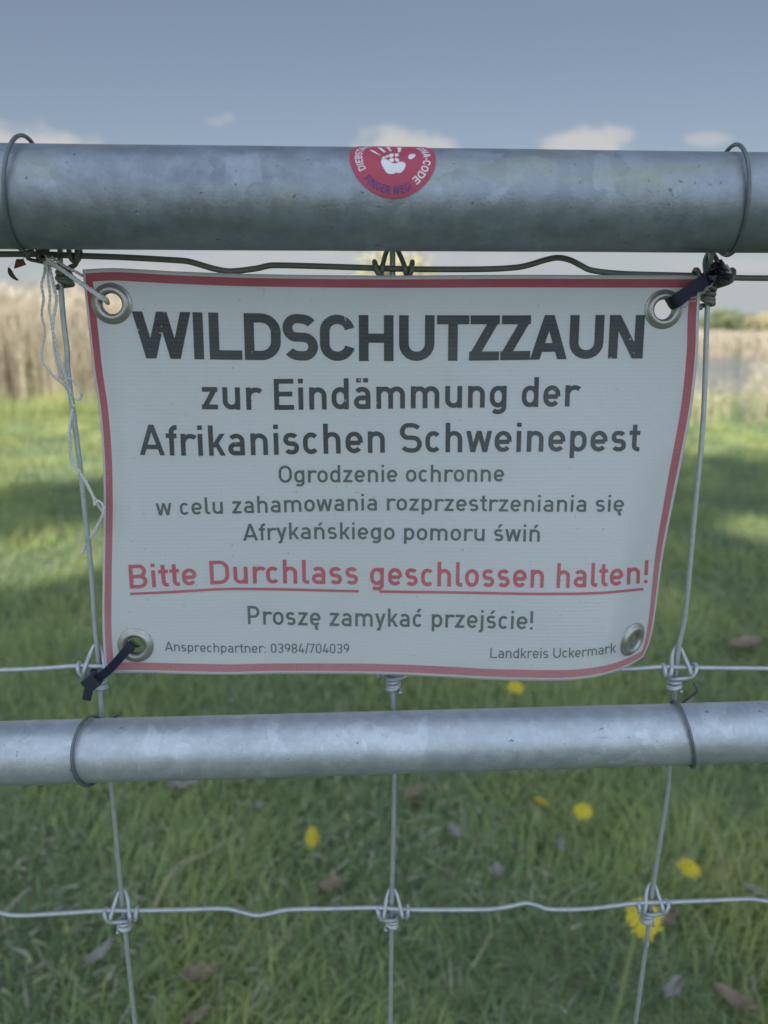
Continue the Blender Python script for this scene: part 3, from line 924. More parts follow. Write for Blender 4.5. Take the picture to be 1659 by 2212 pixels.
# ------------------------------------------------------------------ STICKER on the top rail
def simple(name, col, rough=0.5, var=0.12, scale=60, spec=0.4, metal=0.0, bump=0.0):
    m, t, p = material(name)
    n = t.noise(t.coord('Object'), scale, 4, 0.6)
    t.l.new(t.mix(n, tuple(x * (1 - var) for x in col), tuple(min(1, x * (1 + var)) for x in col)), p.inputs['Base Color'])
    p.inputs['Roughness'].default_value = rough
    p.inputs['Specular IOR Level'].default_value = spec
    p.inputs['Metallic'].default_value = metal
    if bump: t.l.new(t.bump(t.noise(t.coord('Object'), scale * 3, 3), bump, 0.002), p.inputs['Normal'])
    return m
M_STK = simple("red_sticker_film", (0.37, 0.045, 0.085), 0.45)
M_STW = simple("white_sticker_print", (0.62, 0.63, 0.64), 0.45)
M_STB = simple("blue_sticker_print", (0.035, 0.035, 0.17), 0.45)
s_mid = None
lo, hi = 0.0, 1.4
for _ in range(40):
    m_ = (lo + hi) / 2
    q = TA + TD * m_ + FN * (-R_TOP * .7) - CAM
    if 829.5 + F * q.x / (q.y * CP - q.z * SP) < 848: lo = m_
    else: hi = m_
s_mid = lo
ST_R = 0.0181
ST_EL = R(42.2)          # the disc's middle sits on the upper front of the tube
def STK(x, y, lift=0.0):
    """x along the tube, y up round the tube, metres from the sticker's centre"""
    x, y = x * .95, y * .95
    a = ST_EL + y / R_TOP
    r = R_TOP + 0.00034 + lift
    return TA + TD * (s_mid + x) + FN * (-math.cos(a) * r) + Vector((0, 0, math.sin(a) * r))
V, Fc = [STK(0, 0)], []
NR, NA = 14, 72
for i in range(1, NR + 1):
    for k in range(NA):
        th = 2 * math.pi * k / NA
        V.append(STK(ST_R * i / NR * math.cos(th), ST_R * i / NR * math.sin(th)))
for k in range(NA): Fc.append((0, 1 + k, 1 + (k + 1) % NA))
for i in range(1, NR):
    for k in range(NA):
        k2 = (k + 1) % NA
        Fc.append((1 + (i - 1) * NA + k, 1 + i * NA + k, 1 + i * NA + k2, 1 + (i - 1) * NA + k2))
o = len(V)
for k in range(NA):
    th = 2 * math.pi * k / NA
    V.append(STK(ST_R * math.cos(th), ST_R * math.sin(th), -0.0004))
for k in range(NA):
    th = 2 * math.pi * k / NA
    V.append(STK(ST_R * math.cos(th), ST_R * math.sin(th), 0.0))
for k in range(NA):
    k2 = (k + 1) % NA
    Fc.append((o + NA + k, o + k, o + k2, o + NA + k2))
sticker = empty("sticker", STK(0, 0))
tag(sticker, "round red anti-theft sticker with white hand print on the top rail", "sticker")
link("film", V, Fc, M_STK, sticker)
def ring_text(text, size, radius, a_start, a_end, inward, mat, w=.16):
    g, wid = layout(text, w, 0.0, 0.3)
    def mp(s, hh, lift):
        t = s / wid
        if not inward:
            a = R(a_start + (a_end - a_start) * t); r_ = radius + hh * size
        else:
            a = R(a_start + (a_end - a_start) * t); r_ = radius - hh * size
        return STK(r_ * math.cos(a), r_ * math.sin(a), lift * 0.5)
    Vv, Ff = stroke_mesh(g, w, mp, 0.12)
    link("lettering", Vv, Ff, mat, sticker)
ring_text("DIEBSTAHL", .0031, .0128, 208, 128, False, M_STW, .17)
ring_text("DNA-CODE", .0032, .0128, 37, -53, False, M_STW, .17)
ring_text("FINGER WEG!", .0032, .0164, 221, 299, True, M_STB, .17)
def blob(pts, n=6, k=0):
    """filled smooth outline on the sticker"""
    P = [Vector((x, y, 0)) for x, y in pts]
    Q = catmull([P[-1]] + P + [P[0], P[1]], n)[n:-n]
    c = sum(Q, Vector()) / len(Q)
    Vv = [STK(c.x, c.y, .0001)]
    rings = 4
    for i in range(1, rings + 1):
        for q in Q:
            p = c.lerp(q, i / rings); Vv.append(STK(p.x, p.y, .0001))
    m_ = len(Q); Ff = [(0, 1 + a, 1 + (a + 1) % m_) for a in range(m_)]
    for i in range(rings - 1):
        for a in range(m_):
            b = (a + 1) % m_
            Ff.append((1 + i * m_ + a, 1 + (i + 1) * m_ + a, 1 + (i + 1) * m_ + b, 1 + i * m_ + b))
    return Vv, Ff
mm = 0.001
def MM(l): return [(x * mm, y * mm) for x, y in l]
hand = [blob(MM([(-4.6, -1.2), (-4.9, -3.6), (-3.6, -6.6), (-2.3, -8.2), (0.2, -8.3), (0.9, -7.8), (3.0, -7.8), (4.6, -6.0), (5.2, -4.0), (4.6, -2.9), (2.6, -2.6), (1.6, -3.2), (-.2, -3.4), (-2.2, -1.6)])),
        blob(MM([(-4.7, -.8), (-3.8, .4), (-2.8, -.4), (-3.4, -1.0)])), blob(MM([(-3.1, .7), (-2.3, 1.2), (-1.7, .3), (-2.6, -.2)])),
        blob(MM([(-1.6, 1.8), (0.0, 2.5), (.4, 1.2), (-.4, -.2), (-1.5, .2)])), blob(MM([(.9, 2.4), (2.5, 2.4), (2.2, .8), (1.1, .5)])), blob(MM([(1.0, -.4), (2.2, -.9), (2.5, -2.2), (1.6, -2.6), (.9, -1.6)])),
        blob(MM([(-.9, -.6), (.3, -.9), (.4, -2.2), (-.6, -2.8), (-1.6, -1.7)])),
        blob(MM([(-9.4, 5.0), (-8.2, 5.1), (-6.2, 2.4), (-5.0, 1.4), (-5.3, 1.2), (-7.4, 2.6)])),
        blob(MM([(-6.2, 8.0), (-4.6, 8.2), (-3.6, 5.6), (-2.8, 4.0), (-3.6, 3.3), (-4.4, 4.6)])),
        blob(MM([(-2.6, 9.0), (-.9, 9.2), (-.8, 6.6), (-.2, 4.8), (-1.2, 4.6), (-1.7, 6.4)])),
        blob(MM([(2.3, 8.6), (4.2, 8.7), (3.7, 6.2), (3.3, 3.8), (2.3, 3.8), (2.5, 6.0)])),
        blob(MM([(7.0, 1.7), (8.8, 2.4), (9.7, 1.6), (8.6, -.4), (7.2, -1.1), (6.5, -.2)]))]
v, f = join(hand)
link("hand_print", v, f, M_STW, sticker)

# ------------------------------------------------------------------ CABLE TIES
def strap(path, width_dirs, wid, th):
    """flat band along path; width_dirs one vector per point"""
    P = [Vector(p) for p in path]
    V, Fc = [], []
    for i, p in enumerate(P):
        t = (P[min(i + 1, len(P) - 1)] - P[max(i - 1, 0)]).normalized()
        wd = Vector(width_dirs[i]) ; wd = (wd - t * wd.dot(t)).normalized()
        n = t.cross(wd)
        ww = wid(i / (len(P) - 1)) if callable(wid) else wid
        for a, b in ((-1, -1), (1, -1), (1, 1), (-1, 1)): V.append(p + wd * (a * ww / 2) + n * (b * th / 2))
    for i in range(len(P) - 1):
        for k in range(4):
            k2 = (k + 1) % 4
            Fc.append((i * 4 + k, i * 4 + k2, (i + 1) * 4 + k2, (i + 1) * 4 + k))
    Fc.append((3, 2, 1, 0)); m_ = (len(P) - 1) * 4
    Fc.append((m_, m_ + 1, m_ + 2, m_ + 3))
    return V, Fc
def box(c, ax, ay, az, bev=0.18):
    """a bevelled block with half axes ax, ay, az"""
    bm = bmesh.new()
    bmesh.ops.create_cube(bm, size=2)
    bmesh.ops.bevel(bm, geom=bm.edges[:], offset=bev, segments=2, profile=0.7, affect='EDGES')
    V = [Vector(c) + ax * v.co.x + ay * v.co.y + az * v.co.z for v in bm.verts]
    Fc = [tuple(v.index for v in f.verts) for f in bm.faces]
    bm.free()
    return V, Fc
UP = Vector((0, 0, 1))
# lower left: ratchet tie with block head and ribbed tail
ct = tag(empty("cable_tie", U(243, 1430, -.012)), "black ratchet cable tie with block head and short tail at the lower left grommet", "cable tie")
pth = catmull([U(294, 1391, .002), U(289, 1391, -.006), U(283, 1394, -.0105), U(262, 1418, -.0125), U(235, 1447, -.0130), U(212, 1464, -.0130), U(200, 1470, -.012)], 5)
wd = [(U(1, 1) - U(-.6, 0)) for _ in pth]
wd = [FD * .62 + UP * -.62 if True else 0 for _ in pth]
wd = [FD * .72 - UP * -.0 + UP * -.70 for _ in pth]
v, f = strap(pth, wd, 0.0042, 0.0013)
link("strap", v, f, M_BLACK, ct, smooth=False)
c = U(199, 1472, -.0125)
ax = (FD * .80 + UP * .60).normalized(); ay = FN; az_ = ax.cross(ay).normalized()
v, f = box(c, ax * .0036, ay * .0030, az_ * .0036)
link("head", v, f, M_BLACK2, ct, smooth=False)
pth = catmull([U(196, 1478, -.0125), U(191, 1492, -.013), U(187, 1512, -.0135)], 6)
tl = strap(pth, [FD for _ in pth], 0.0041, 0.0012)
ribs = []
for i in range(9):
    p = pth[0].lerp(pth[-1], 0.15 + 0.09 * i)
    ribs.append(box(p - FN * .0009, FD * .0016, FN * .0003, (pth[-1] - pth[0]).normalized() * .00022, .1))
v, f = join([tl] + ribs)
link("tail", v, f, M_BLACK2, ct, smooth=False)
bpth = catmull([U(200, 1470, -.010), U(204, 1450, .002), U(216, 1442, .0045), U(232, 1432, .004), U(250, 1424, .003), U(286, 1396, .003)], 5)
v, f = strap(bpth, [FD * .6 - UP * .6 for _ in bpth], 0.0040, 0.0012)
link("strap", v, f, M_BLACK, ct, smooth=False)
# upper right: wide torn strap
cs = tag(empty("strap_tie", U(1505, 625, -.01)), "wide black torn plastic strap tied between the upper right grommet and mesh knot", "strap")
cs.name = "strap"
pth = catmull([U(1440, 652, .003), U(1446, 657, -.006), U(1456, 653, -.0115), U(1475, 640, -.0125), U(1500, 622, -.0125), U(1525, 606, -.0120), U(1548, 588, -.0115), U(1566, 574, -.009)], 6)
v, f = strap(pth, [FD * .52 - UP * .75 for _ in pth], lambda t: .0050 + .0012 * math.sin(t * 3.1) + .0004 * math.sin(t * 23), 0.0008)
link("band", v, f, M_BLACK, cs, smooth=False)
kn = []
rr = random.Random(5)
for i in range(5):
    a0 = rr.uniform(0, 6.28)
    cx, cy = 1553 + rr.uniform(-6, 6), 588 + rr.uniform(-7, 7)
    pp = []
    for j in range(12):
        a = a0 + j * .5
        pp.append(U(cx + 12 * math.cos(a), cy + 12 * math.sin(a), -.0105 + .004 * math.sin(a * 1.7 + i)))
    pp = catmull(pp, 3)
    kn.append(strap(pp, [(FD * math.cos(a0 + k * .1) + UP * math.sin(a0 + k * .1) - FN * .9) for k in range(len(pp))], .0052, .0004))
v, f = join(kn)
link("crumpled_knot", v, f, M_BLACK2, cs, smooth=False)
M_FRAY = simple("frayed_edge", (0.30, 0.30, 0.29), 0.7)
fr = []
for a0, a1, sd in ((1462, 1545, 1), (1490, 1556, 2)):
    pp = []
    for k in range(15):
        x = a0 + (a1 - a0) * k / 14
        pp.append(U(x + math.sin(k * 2.1 + sd) * 2, 668 - (x - 1462) * .74 + 9 * math.sin(math.pi * k / 14) * (1 if sd == 1 else .3) + math.cos(k * 1.7 + sd) * 2.2, -.0136 + .0008 * math.sin(k + sd)))
    fr.append(tube(catmull(pp, 4), .00022, 5))
v, f = join(fr)
link("frayed_edge", v, f, M_FRAY, cs)
M_TAPE = simple("pale_tape", (0.55, 0.58, 0.58), 0.4)
pp = [U(1566, 574, -.011), U(1572, 582, -.011), U(1577, 592, -.010)]
v, f = strap(pp, [FD * .8 + UP * -.2 for _ in pp], .0022, .0004)
link("torn_end", v, f, M_TAPE, cs, smooth=False)

# ------------------------------------------------------------------ STRING
M_TWINE = simple("white_twine", (0.55, 0.56, 0.55), 0.85, 0.25, 900, 0.1)
M_TWINE_D = simple("dirty_twine", (0.13, 0.12, 0.11), 0.9, 0.4, 600, 0.1)
twine = tag(empty("string", U(95, 560, -.012)), "white string knotted at the rail, running to the upper left grommet with loose ends hanging", "string")
def strand(pts, r=.00062, ply=True, seed=0, twist=520):
    P = catmull([U(x, y, o) for x, y, o in pts], 10)
    if not ply: return tube(P, r, 7)
    out = []
    L = 0
    tot = [0]
    for a, b in zip(P, P[1:]): L += (b - a).length; tot.append(L)
    for k in range(2):
        Q = []
        for i, p in enumerate(P):
            t = (P[min(i + 1, len(P) - 1)] - P[max(i - 1, 0)]).normalized()
            n = t.orthogonal().normalized(); b = t.cross(n)
            n = (FN - t * FN.dot(t)).normalized(); b = t.cross(n)
            a = tot[i] * twist * 3 + k * math.pi + seed
            Q.append(p + (n * math.cos(a) + b * math.sin(a)) * r * .55)
        out.append(tube(Q, r * .72, 6))
    return join(out)
def add_strand(name, pts, r=.00062, seed=0, mat=None):
    v, f = strand(pts, r, True, seed)
    link(name, v, f, mat or M_TWINE, twine)
add_strand("taut_strand", [(96, 562, -.011), (120, 575, -.013), (160, 601, -.0125), (195, 625, -.0125), (222, 643, -.0115), (229, 646, -.008), (232, 652, .002)], .00085, 0)
add_strand("taut_strand", [(100, 556, -.012), (126, 577, -.014), (165, 606, -.0135), (200, 630, -.0130), (224, 648, -.012), (230, 650, -.007), (233, 655, .002)], .00085, 2)
add_strand("taut_strand", [(92, 548, -.010), (112, 556, -.011), (140, 575, -.011), (165, 588, -.009), (180, 597, -.004)], .0006, 1)
add_strand("loose_strand", [(97, 566, -.011), (96, 590, -.011), (90, 615, -.011), (94, 645, -.011), (90, 680, -.010), (97, 715, -.0105), (91, 755, -.010), (92, 780, -.010), (112, 808, -.009), (135, 828, -.008),
                            (148, 846, -.006), (160, 880, -.005)], .00052, 0)
add_strand("loose_strand", [(100, 566, -.012), (104, 600, -.012), (108, 640, -.012), (106, 668, -.012), (112, 700, -.012), (116, 735, -.011), (120, 770, -.010), (127, 800, -.009), (136, 815, -.0085), (152, 818, -.008),
                            (166, 832, -.007), (174, 846, -.007), (176, 856, -.006), (170, 864, -.006), (163, 861, -.006)], .0005, 1)
add_strand("loose_strand", [(104, 564, -.010), (111, 595, -.011), (118, 625, -.012), (122, 650, -.011), (114, 700, -.012), (117, 728, -.012), (128, 775, -.010), (140, 810, -.009), (146, 838, -.007), (156, 856, -.005),
                            (160, 890, .004), (155, 915, .003), (150, 935, -.004), (152, 960, -.006), (153, 990, -.006), (165, 1010, -.006), (178, 1030, -.007), (192, 1055, -.009), (206, 1080, -.010), (213, 1092, -.010), (220, 1103, -.010),
                            (223, 1108, -.010), (217, 1122, -.009), (207, 1140, -.007), (196, 1160, -.002), (190, 1168, .004), (184, 1180, .003), (177, 1196, .001)], .00062, 2)
add_strand("loose_strand", [(157, 880, -.004), (150, 925, -.005), (149, 945, -.007), (152, 975, -.007), (158, 1000, -.007), (174, 1022, -.008), (190, 1048, -.0095), (203, 1078, -.011), (204, 1090, -.011), (212, 1082, -.011),
                            (220, 1088, -.011), (224, 1098, -.011), (221, 1112, -.011), (214, 1130, -.009), (204, 1150, -.006), (197, 1162, -.004)], .00058, 3)
kn = []
for i in range(6):
    a0 = rr.uniform(0, 6); pp = []
    for j in range(12):
        a = a0 + j * .7
        pp.append((94 + 12 * math.cos(a) + rr.uniform(-2, 2), 553 + 9 * math.sin(a) + rr.uniform(-2, 2), -.008 + .004 * math.cos(a * 1.3 + i)))
    kn.append(strand(pp, .0007, True, i))
v, f = join(kn)
link("string_knot", v, f, M_TWINE_D, twine)

# ------------------------------------------------------------------ dried bits caught by the rail
M_DRY = simple("dry_leaf_brown", (0.16, 0.075, 0.05), 0.7, 0.4, 220, 0.2)
M_DRYD = simple("dry_twig_dark", (0.07, 0.045, 0.035), 0.7, 0.4, 220, 0.2)
M_DEAD = simple("dead_leaf_pale", (0.22, 0.175, 0.125), 0.8, 0.4, 40, 0.2)
M_DEADG = simple("dead_leaf_grey", (0.25, 0.235, 0.215), 0.8, 0.35, 40, 0.2)
M_STRAW = simple("straw", (0.36, 0.31, 0.20), 0.7, 0.25, 40, 0.2)
pp = catmull([U(93, 548, -.008), U(80, 560, -.008), U(55, 556, -.009), U(48, 562, -.009), U(44, 570, -.009), U(38, 578, -.008)], 4)
v1 = tube(pp, lambda t: .00012 if t < .55 else .0002, 5)
lf = strap([U(49, 560, -.009), U(46, 566, -.010), U(41, 574, -.0095), U(36, 578, -.008)], [FD * .8 + UP * .4 + FN * (.2 * i) for i in range(4)], lambda t: .0009 + .0042 * math.sin(min(1, t * 1.15) * 2.7), .0003)
v, f = join([v1, lf])
tag(link("dry_leaf", v, f, M_DRY, smooth=False), "curled reddish brown leaf scrap hanging by a thread beside the string knot", "leaf")
pp = catmull([U(18, 578, -.008), U(21, 584, -.008), U(24, 592, -.009), U(30, 599, -.009), U(39, 605, -.008)], 4)
v, f = tube(pp, lambda t: .0003 + .0008 * math.sin(t * 3.1), 6)
th = tube(catmull([U(18, 578, -.008), U(30, 566, -.008), U(48, 562, -.009)], 4), .00006, 4)
v, f = join([(v, f), th])
tag(link("twig", v, f, M_DRYD), "tiny dark twig scrap dangling left of the reddish leaf scrap", "twig")

# ------------------------------------------------------------------ GROUND, WATER
def vnoise(x, y, s, seed=0):
    """cheap smooth noise for arrays"""
    out = np.zeros_like(x)
    r_ = np.random.default_rng(seed)
    for k in range(7):
        a = r_.uniform(0, 2 * np.pi); f_ = s * r_.uniform(.6, 1.9)
        out += np.sin((x * np.cos(a) + y * np.sin(a)) * f_ + r_.uniform(0, 6.28))
    return out / 7 * 1.6
m, t, p = material("lawn_soil")
co = t.coord('Object')
c = t.mix(t.ramp(t.noise(co, 3.0, 5, 0.6), 0.3, 0.7), (0.15, 0.19, 0.10), (0.24, 0.28, 0.13))
c = t.mix(t.ramp(t.noise(co, 160, 4, 0.7), 0.45, 0.6), c, (0.09, 0.11, 0.06))
c = t.mix(t.ramp(t.noise(co, 40, 4, 0.7), 0.52, 0.66), c, (0.13, 0.115, 0.09))
sx = t.node('ShaderNodeSeparateXYZ'); t.l.new(co, sx.inputs[0])
c = t.mix(t.ramp(sx.outputs[1], 12.0, 26.0), c, t.mix(t.noise(co, 0.3, 4), (0.10, 0.13, 0.045), (0.17, 0.17, 0.07)))
t.l.new(c, p.inputs['Base Color']); p.inputs['Roughness'].default_value = 0.95
p.inputs['Specular IOR Level'].default_value = 0.1
M_SOIL = m
g = 1200.0
gr = link("ground", [(-g, -60, 0), (g, -60, 0), (g, 1400, 0), (-g, 1400, 0)], [(0, 1, 2, 3)], M_SOIL, smooth=False)
tag(gr, kind='structure')
m, t, p = material("pond_water")
p.inputs['Base Color'].default_value = (0.10, 0.125, 0.13, 1)
p.inputs['Roughness'].default_value = 0.10
p.inputs['IOR'].default_value = 1.33
t.l.new(t.bump(t.noise(t.mapping(t.coord('Object'), (1, 2.5, 1)), 5, 3, 0.6), 0.35, 0.06), p.inputs['Normal'])
ring = []
for k in range(64):
    a = 2 * math.pi * k / 64
    r_ = 1 + .08 * math.sin(3 * a + 1) + .05 * math.sin(5 * a)
    ring.append((13 + 13.5 * r_ * math.cos(a), 17.0 + 6.6 * r_ * math.sin(a), 0.02))
wv = [(13, 17, 0.02)] + ring
wt = link("water", wv, [(0, 1 + k, 1 + (k + 1) % 64) for k in range(64)], m, smooth=False)
tag(wt, kind='structure')

# ------------------------------------------------------------------ plants as masses of blades
def leafy(name, cols, rough=0.55, trans=0.35, attr=True):
    """cols: list of (position, colour) over the per-blade tone"""
    m, t, p = material(name)
    at = t.node('ShaderNodeAttribute'); at.attribute_name = 'tone'
    cr = t.node('ShaderNodeValToRGB')
    t.l.new(at.outputs['Fac'], cr.inputs[0])
    e = cr.color_ramp.elements
    e[0].position, e[0].color = cols[0][0], (*cols[0][1], 1)
    e[1].position, e[1].color = cols[-1][0], (*cols[-1][1], 1)
    for pos, cc in cols[1:-1]:
        q = e.new(pos); q.color = (*cc, 1)
    t.l.new(cr.outputs[0], p.inputs['Base Color'])
    p.inputs['Roughness'].default_value = rough
    p.inputs['Specular IOR Level'].default_value = 0.3
    tr = t.node('ShaderNodeBsdfTranslucent'); t.l.new(cr.outputs[0], tr.inputs[0])
    mx = t.node('ShaderNodeMixShader'); mx.inputs[0].default_value = trans
    t.l.new(p.outputs[0], mx.inputs[1]); t.l.new(tr.outputs[0], mx.inputs[2])
    t.l.new(mx.outputs[0], t.n['Material Output'].inputs[0])
    return m
def blades(x, y, z, hgt, wid, lean, azim, tone, segs=4, curl=1.0, twist=None):
    n = len(x)
    k = np.linspace(0, 1, segs + 1)[None, :]
    hz = hgt[:, None] * k * (1 - 0.35 * lean[:, None] * k * curl)
    out = lean[:, None] * hgt[:, None] * (0.35 * k + 0.65 * k ** 2) 
    cx = x[:, None] + np.cos(azim)[:, None] * out
    cy = y[:, None] + np.sin(azim)[:, None] * out
    cz = z[:, None] + hz
    ww = wid[:, None] * (1 - k ** 1.7 * 0.96) * 0.5
    ta = azim + np.pi / 2 if twist is None else twist
    dx, dy = np.cos(ta)[:, None] * ww, np.sin(ta)[:, None] * ww
    Lf = np.stack([cx - dx, cy - dy, cz], -1); Rt = np.stack([cx + dx, cy + dy, cz], -1)
    V = np.stack([Lf, Rt], 2).reshape(n, (segs + 1) * 2, 3)
    b = (np.arange(n) * (segs + 1) * 2)[:, None, None]
    s = (np.arange(segs) * 2)[None, :, None]
    Q = b + s + np.array([0, 1, 3, 2])[None, None, :]
    return V.reshape(-1, 3), Q.reshape(-1, 4), np.repeat(tone, (segs + 1) * 2)
M_GRASS = leafy("grass_blade", [(0.0, (0.16, 0.23, 0.14)), (0.30, (0.25, 0.345, 0.17)), (0.65, (0.39, 0.47, 0.19)), (0.86, (0.50, 0.53, 0.21)), (0.93, (0.44, 0.41, 0.32)), (1.0, (0.60, 0.55, 0.47))], 0.55, 0.45)
def smooth01(t):
    t = np.clip(t, 0, 1); return t * t * (3 - 2 * t)
def grass_zone(y0, y1, dens, hmin, hmax, wmin, wmax, segs):
    half = lambda y: 0.66 * y + 0.7
    area = (half(y0) + half(y1)) * (y1 - y0)
    n = int(dens * area)
    y = rng.uniform(y0, y1, n * 2)
    x = rng.uniform(-1, 1, n * 2) * half(y1)
    k = np.abs(x) < half(y)
    x, y = x[k][:n], y[k][:n]
    n = len(x)
    cl = vnoise(x, y, 9.0, 3) ; big = vnoise(x, y, 1.6, 8)
    keep = rng.uniform(0, 1, n) < (0.86 + 0.25 * cl)
    x, y, cl, big = x[keep], y[keep], cl[keep], big[keep]; n = len(x)
    hgt = (hmin + (hmax - hmin) * rng.beta(2, 3, n)) * (0.92 + 0.45 * cl.clip(-.35, 1) + .15 * big)
    wid = rng.uniform(wmin, wmax, n)
    lean = rng.beta(2, 2.2, n) * 1.5
    az_ = rng.uniform(0, 2 * np.pi, n)
    az_ = np.where(rng.uniform(0, 1, n) < .72, az_, vnoise(x, y, 5.0, 21) * 4)
    tone = (0.47 + 0.30 * cl + 0.22 * big + .10 * smooth01((y - 4.2) / 1.5) + .04 * smooth01((1.7 - y) / .5) + rng.normal(0, .17, n)).clip(0.02, .86)  # far blades toned up: the sunlit strip's brightness put into their colour
    dry = rng.uniform(0, 1, n) < 0.07
    tone = np.where(dry, rng.uniform(.88, 1, n), tone)
    hgt = np.where(dry, hgt * .8, hgt)
    return blades(x, y, np.zeros(n), hgt, wid, lean, az_, tone, segs)
def clover(n, y0, y1):
    y = rng.uniform(y0, y1, n); x = rng.uniform(-1, 1, n) * (.66 * y + .6)
    k = vnoise(x, y, 3.2, 44) > .12
    x, y = x[k], y[k]; n = len(x)
    parts = []
    z = rng.uniform(.012, .045, n); a0 = rng.uniform(0, 6.28, n)
    for j in range(3):
        parts.append(blades(x, y, z, np.full(n, .004), rng.uniform(.008, .013, n), np.full(n, 3.2), a0 + j * 2.094, rng.uniform(.1, .5, n), 3))
    V = np.concatenate([q[0] for q in parts]); off = np.cumsum([0] + [len(q[0]) for q in parts[:-1]])
    return V, np.concatenate([q[1] + o_ for q, o_ in zip(parts, off)]), np.concatenate([q[2] for q in parts])
def litter(n, y0, y1):
    y = y0 + (y1 - y0) * rng.uniform(0, 1, n) ** 1.4; x = rng.uniform(-1, 1, n) * (.66 * y + .6)
    k = vnoise(x, y, 4.5, 63) + rng.normal(0, .35, n) > .1
    x, y = x[k], y[k]; n = len(x)
    tone = np.where(rng.uniform(0, 1, n) < .6, rng.uniform(.87, 1, n), rng.uniform(0, .3, n))
    return blades(x, y, rng.uniform(.004, .03, n), rng.uniform(.004, .012, n), rng.uniform(.002, .008, n), rng.uniform(2.5, 6, n), rng.uniform(0, 6.28, n), tone, 3)
zs = [litter(26000, .6, 5.0), grass_zone(0.45, 2.2, 15000, .018, .095, .0018, .0046, 4), grass_zone(2.2, 4.6, 7500, .02, .085, .0026, .0058, 3), grass_zone(4.6, 10.5, 2600, .03, .085, .005, .010, 2), clover(4200, .6, 3.2), grass_zone(7.9, 9.7, 900, .10, .34, .005, .010, 3)]
V = np.concatenate([q[0] for q in zs]); off = np.cumsum([0] + [len(q[0]) for q in zs[:-1]])
Q = np.concatenate([q[1] + o_ for q, o_ in zip(zs, off)]); T = np.concatenate([q[2] for q in zs])
gg = big_mesh("grass", V, Q, M_GRASS, T)
tag(gg, "spring lawn of tangled green blades beyond the gate", "grass", kind='stuff')

M_REED = leafy("reed_stalk", [(0.0, (0.38, 0.31, 0.23)), (0.5, (0.53, 0.46, 0.36)), (0.85, (0.62, 0.56, 0.46)), (1.0, (0.36, 0.38, 0.20))], 0.6, 0.25)
def reed_zone(xa, xb, ya, yb, n, hmin, hmax, wmin, wmax, edge=None, green=.06, scale=None):
    x = rng.uniform(xa, xb, n); y = rng.uniform(ya, yb, n)
    if edge is not None:
        k = edge(x, y); x, y = x[k], y[k]
    n = len(x)
    top = hmin + (hmax - hmin) * rng.beta(2.4, 2.2, n) * (0.9 + .25 * vnoise(x, y, 1.3, 5))
    if scale is not None: top = top * scale(x, y)
    tone = (0.5 + .13 * vnoise(x, y, 1.1, 9) + rng.normal(0, .16, n)).clip(0, .88)
    tone = np.where(rng.uniform(0, 1, n) < green, 1.0, tone)
    parts = [blades(x, y, np.zeros(n), top, rng.uniform(wmin, wmax, n), np.abs(rng.normal(.08, .07, n)), rng.uniform(0, 6.28, n), tone, 4, .5, twist=rng.normal(0, .5, n))]
    # leaves halfway up and feathery heads
    for frac, ln, wd_, le in ((.35, .45, 1.6, .8), (.6, .40, 1.5, .9), (.92, .16, 2.2, .7)):
        parts.append(blades(x + rng.normal(0, .01, n), y, top * frac * rng.uniform(.9, 1, n), np.full(n, 1.0) * top * ln * .55, np.full(n, wd_) * rng.uniform(wmin, wmax, n), np.full(n, le) * rng.uniform(.6, 1.3, n),
                            rng.uniform(0, 6.28, n), (tone * .9 + rng.normal(0, .05, n)).clip(0, 1), 3, .6))
    V = np.concatenate([q[0] for q in parts]); off = np.cumsum([0] + [len(q[0]) for q in parts[:-1]])
    return V, np.concatenate([q[1] + o_ for q, o_ in zip(parts, off)]), np.concatenate([q[2] for q in parts])
V, Q, T = reed_zone(-11, 2.0, 8.8, 12.5, 19000, .95, 1.72, .005, .010, lambda x, y: y > 9.1 + .4 * np.sin(x * 1.3) + .25 * np.sin(x * 3.1) - np.abs(rng.normal(0, .6, len(x))))
tag(big_mesh("reed_bed", V, Q, M_REED, T), "dense sunlit bed of dry beige reeds behind the lawn", "reeds", kind='stuff')
V, Q, T = reed_zone(2.0, 9.5, 7.1, 10.4, 2600, .62, 1.05, .004, .008, lambda x, y: (y > 7.2 + .25 * np.sin(x * 2)) & (rng.uniform(0, 1, len(x)) < np.where(y < 8.4, 1, .35)), .25, lambda x, y: np.clip(.40 + .6 * (x / y - .462) / .05, .38, 1.05) * np.where(rng.uniform(0, 1, len(x)) < .3, 1.25, .9))
tag(big_mesh("reed_fringe", V, Q, M_REED, T), "sparse low reeds along the near edge of the pond", "reeds", kind='stuff')
V, Q, T = reed_zone(-14, 30, 22.6, 27, 14000, .62, .88, .014, .026, None, .10)
tag(big_mesh("far_reeds", V, Q, M_REED, T), "band of beige reeds on the far bank of the pond", "reeds", kind='stuff')

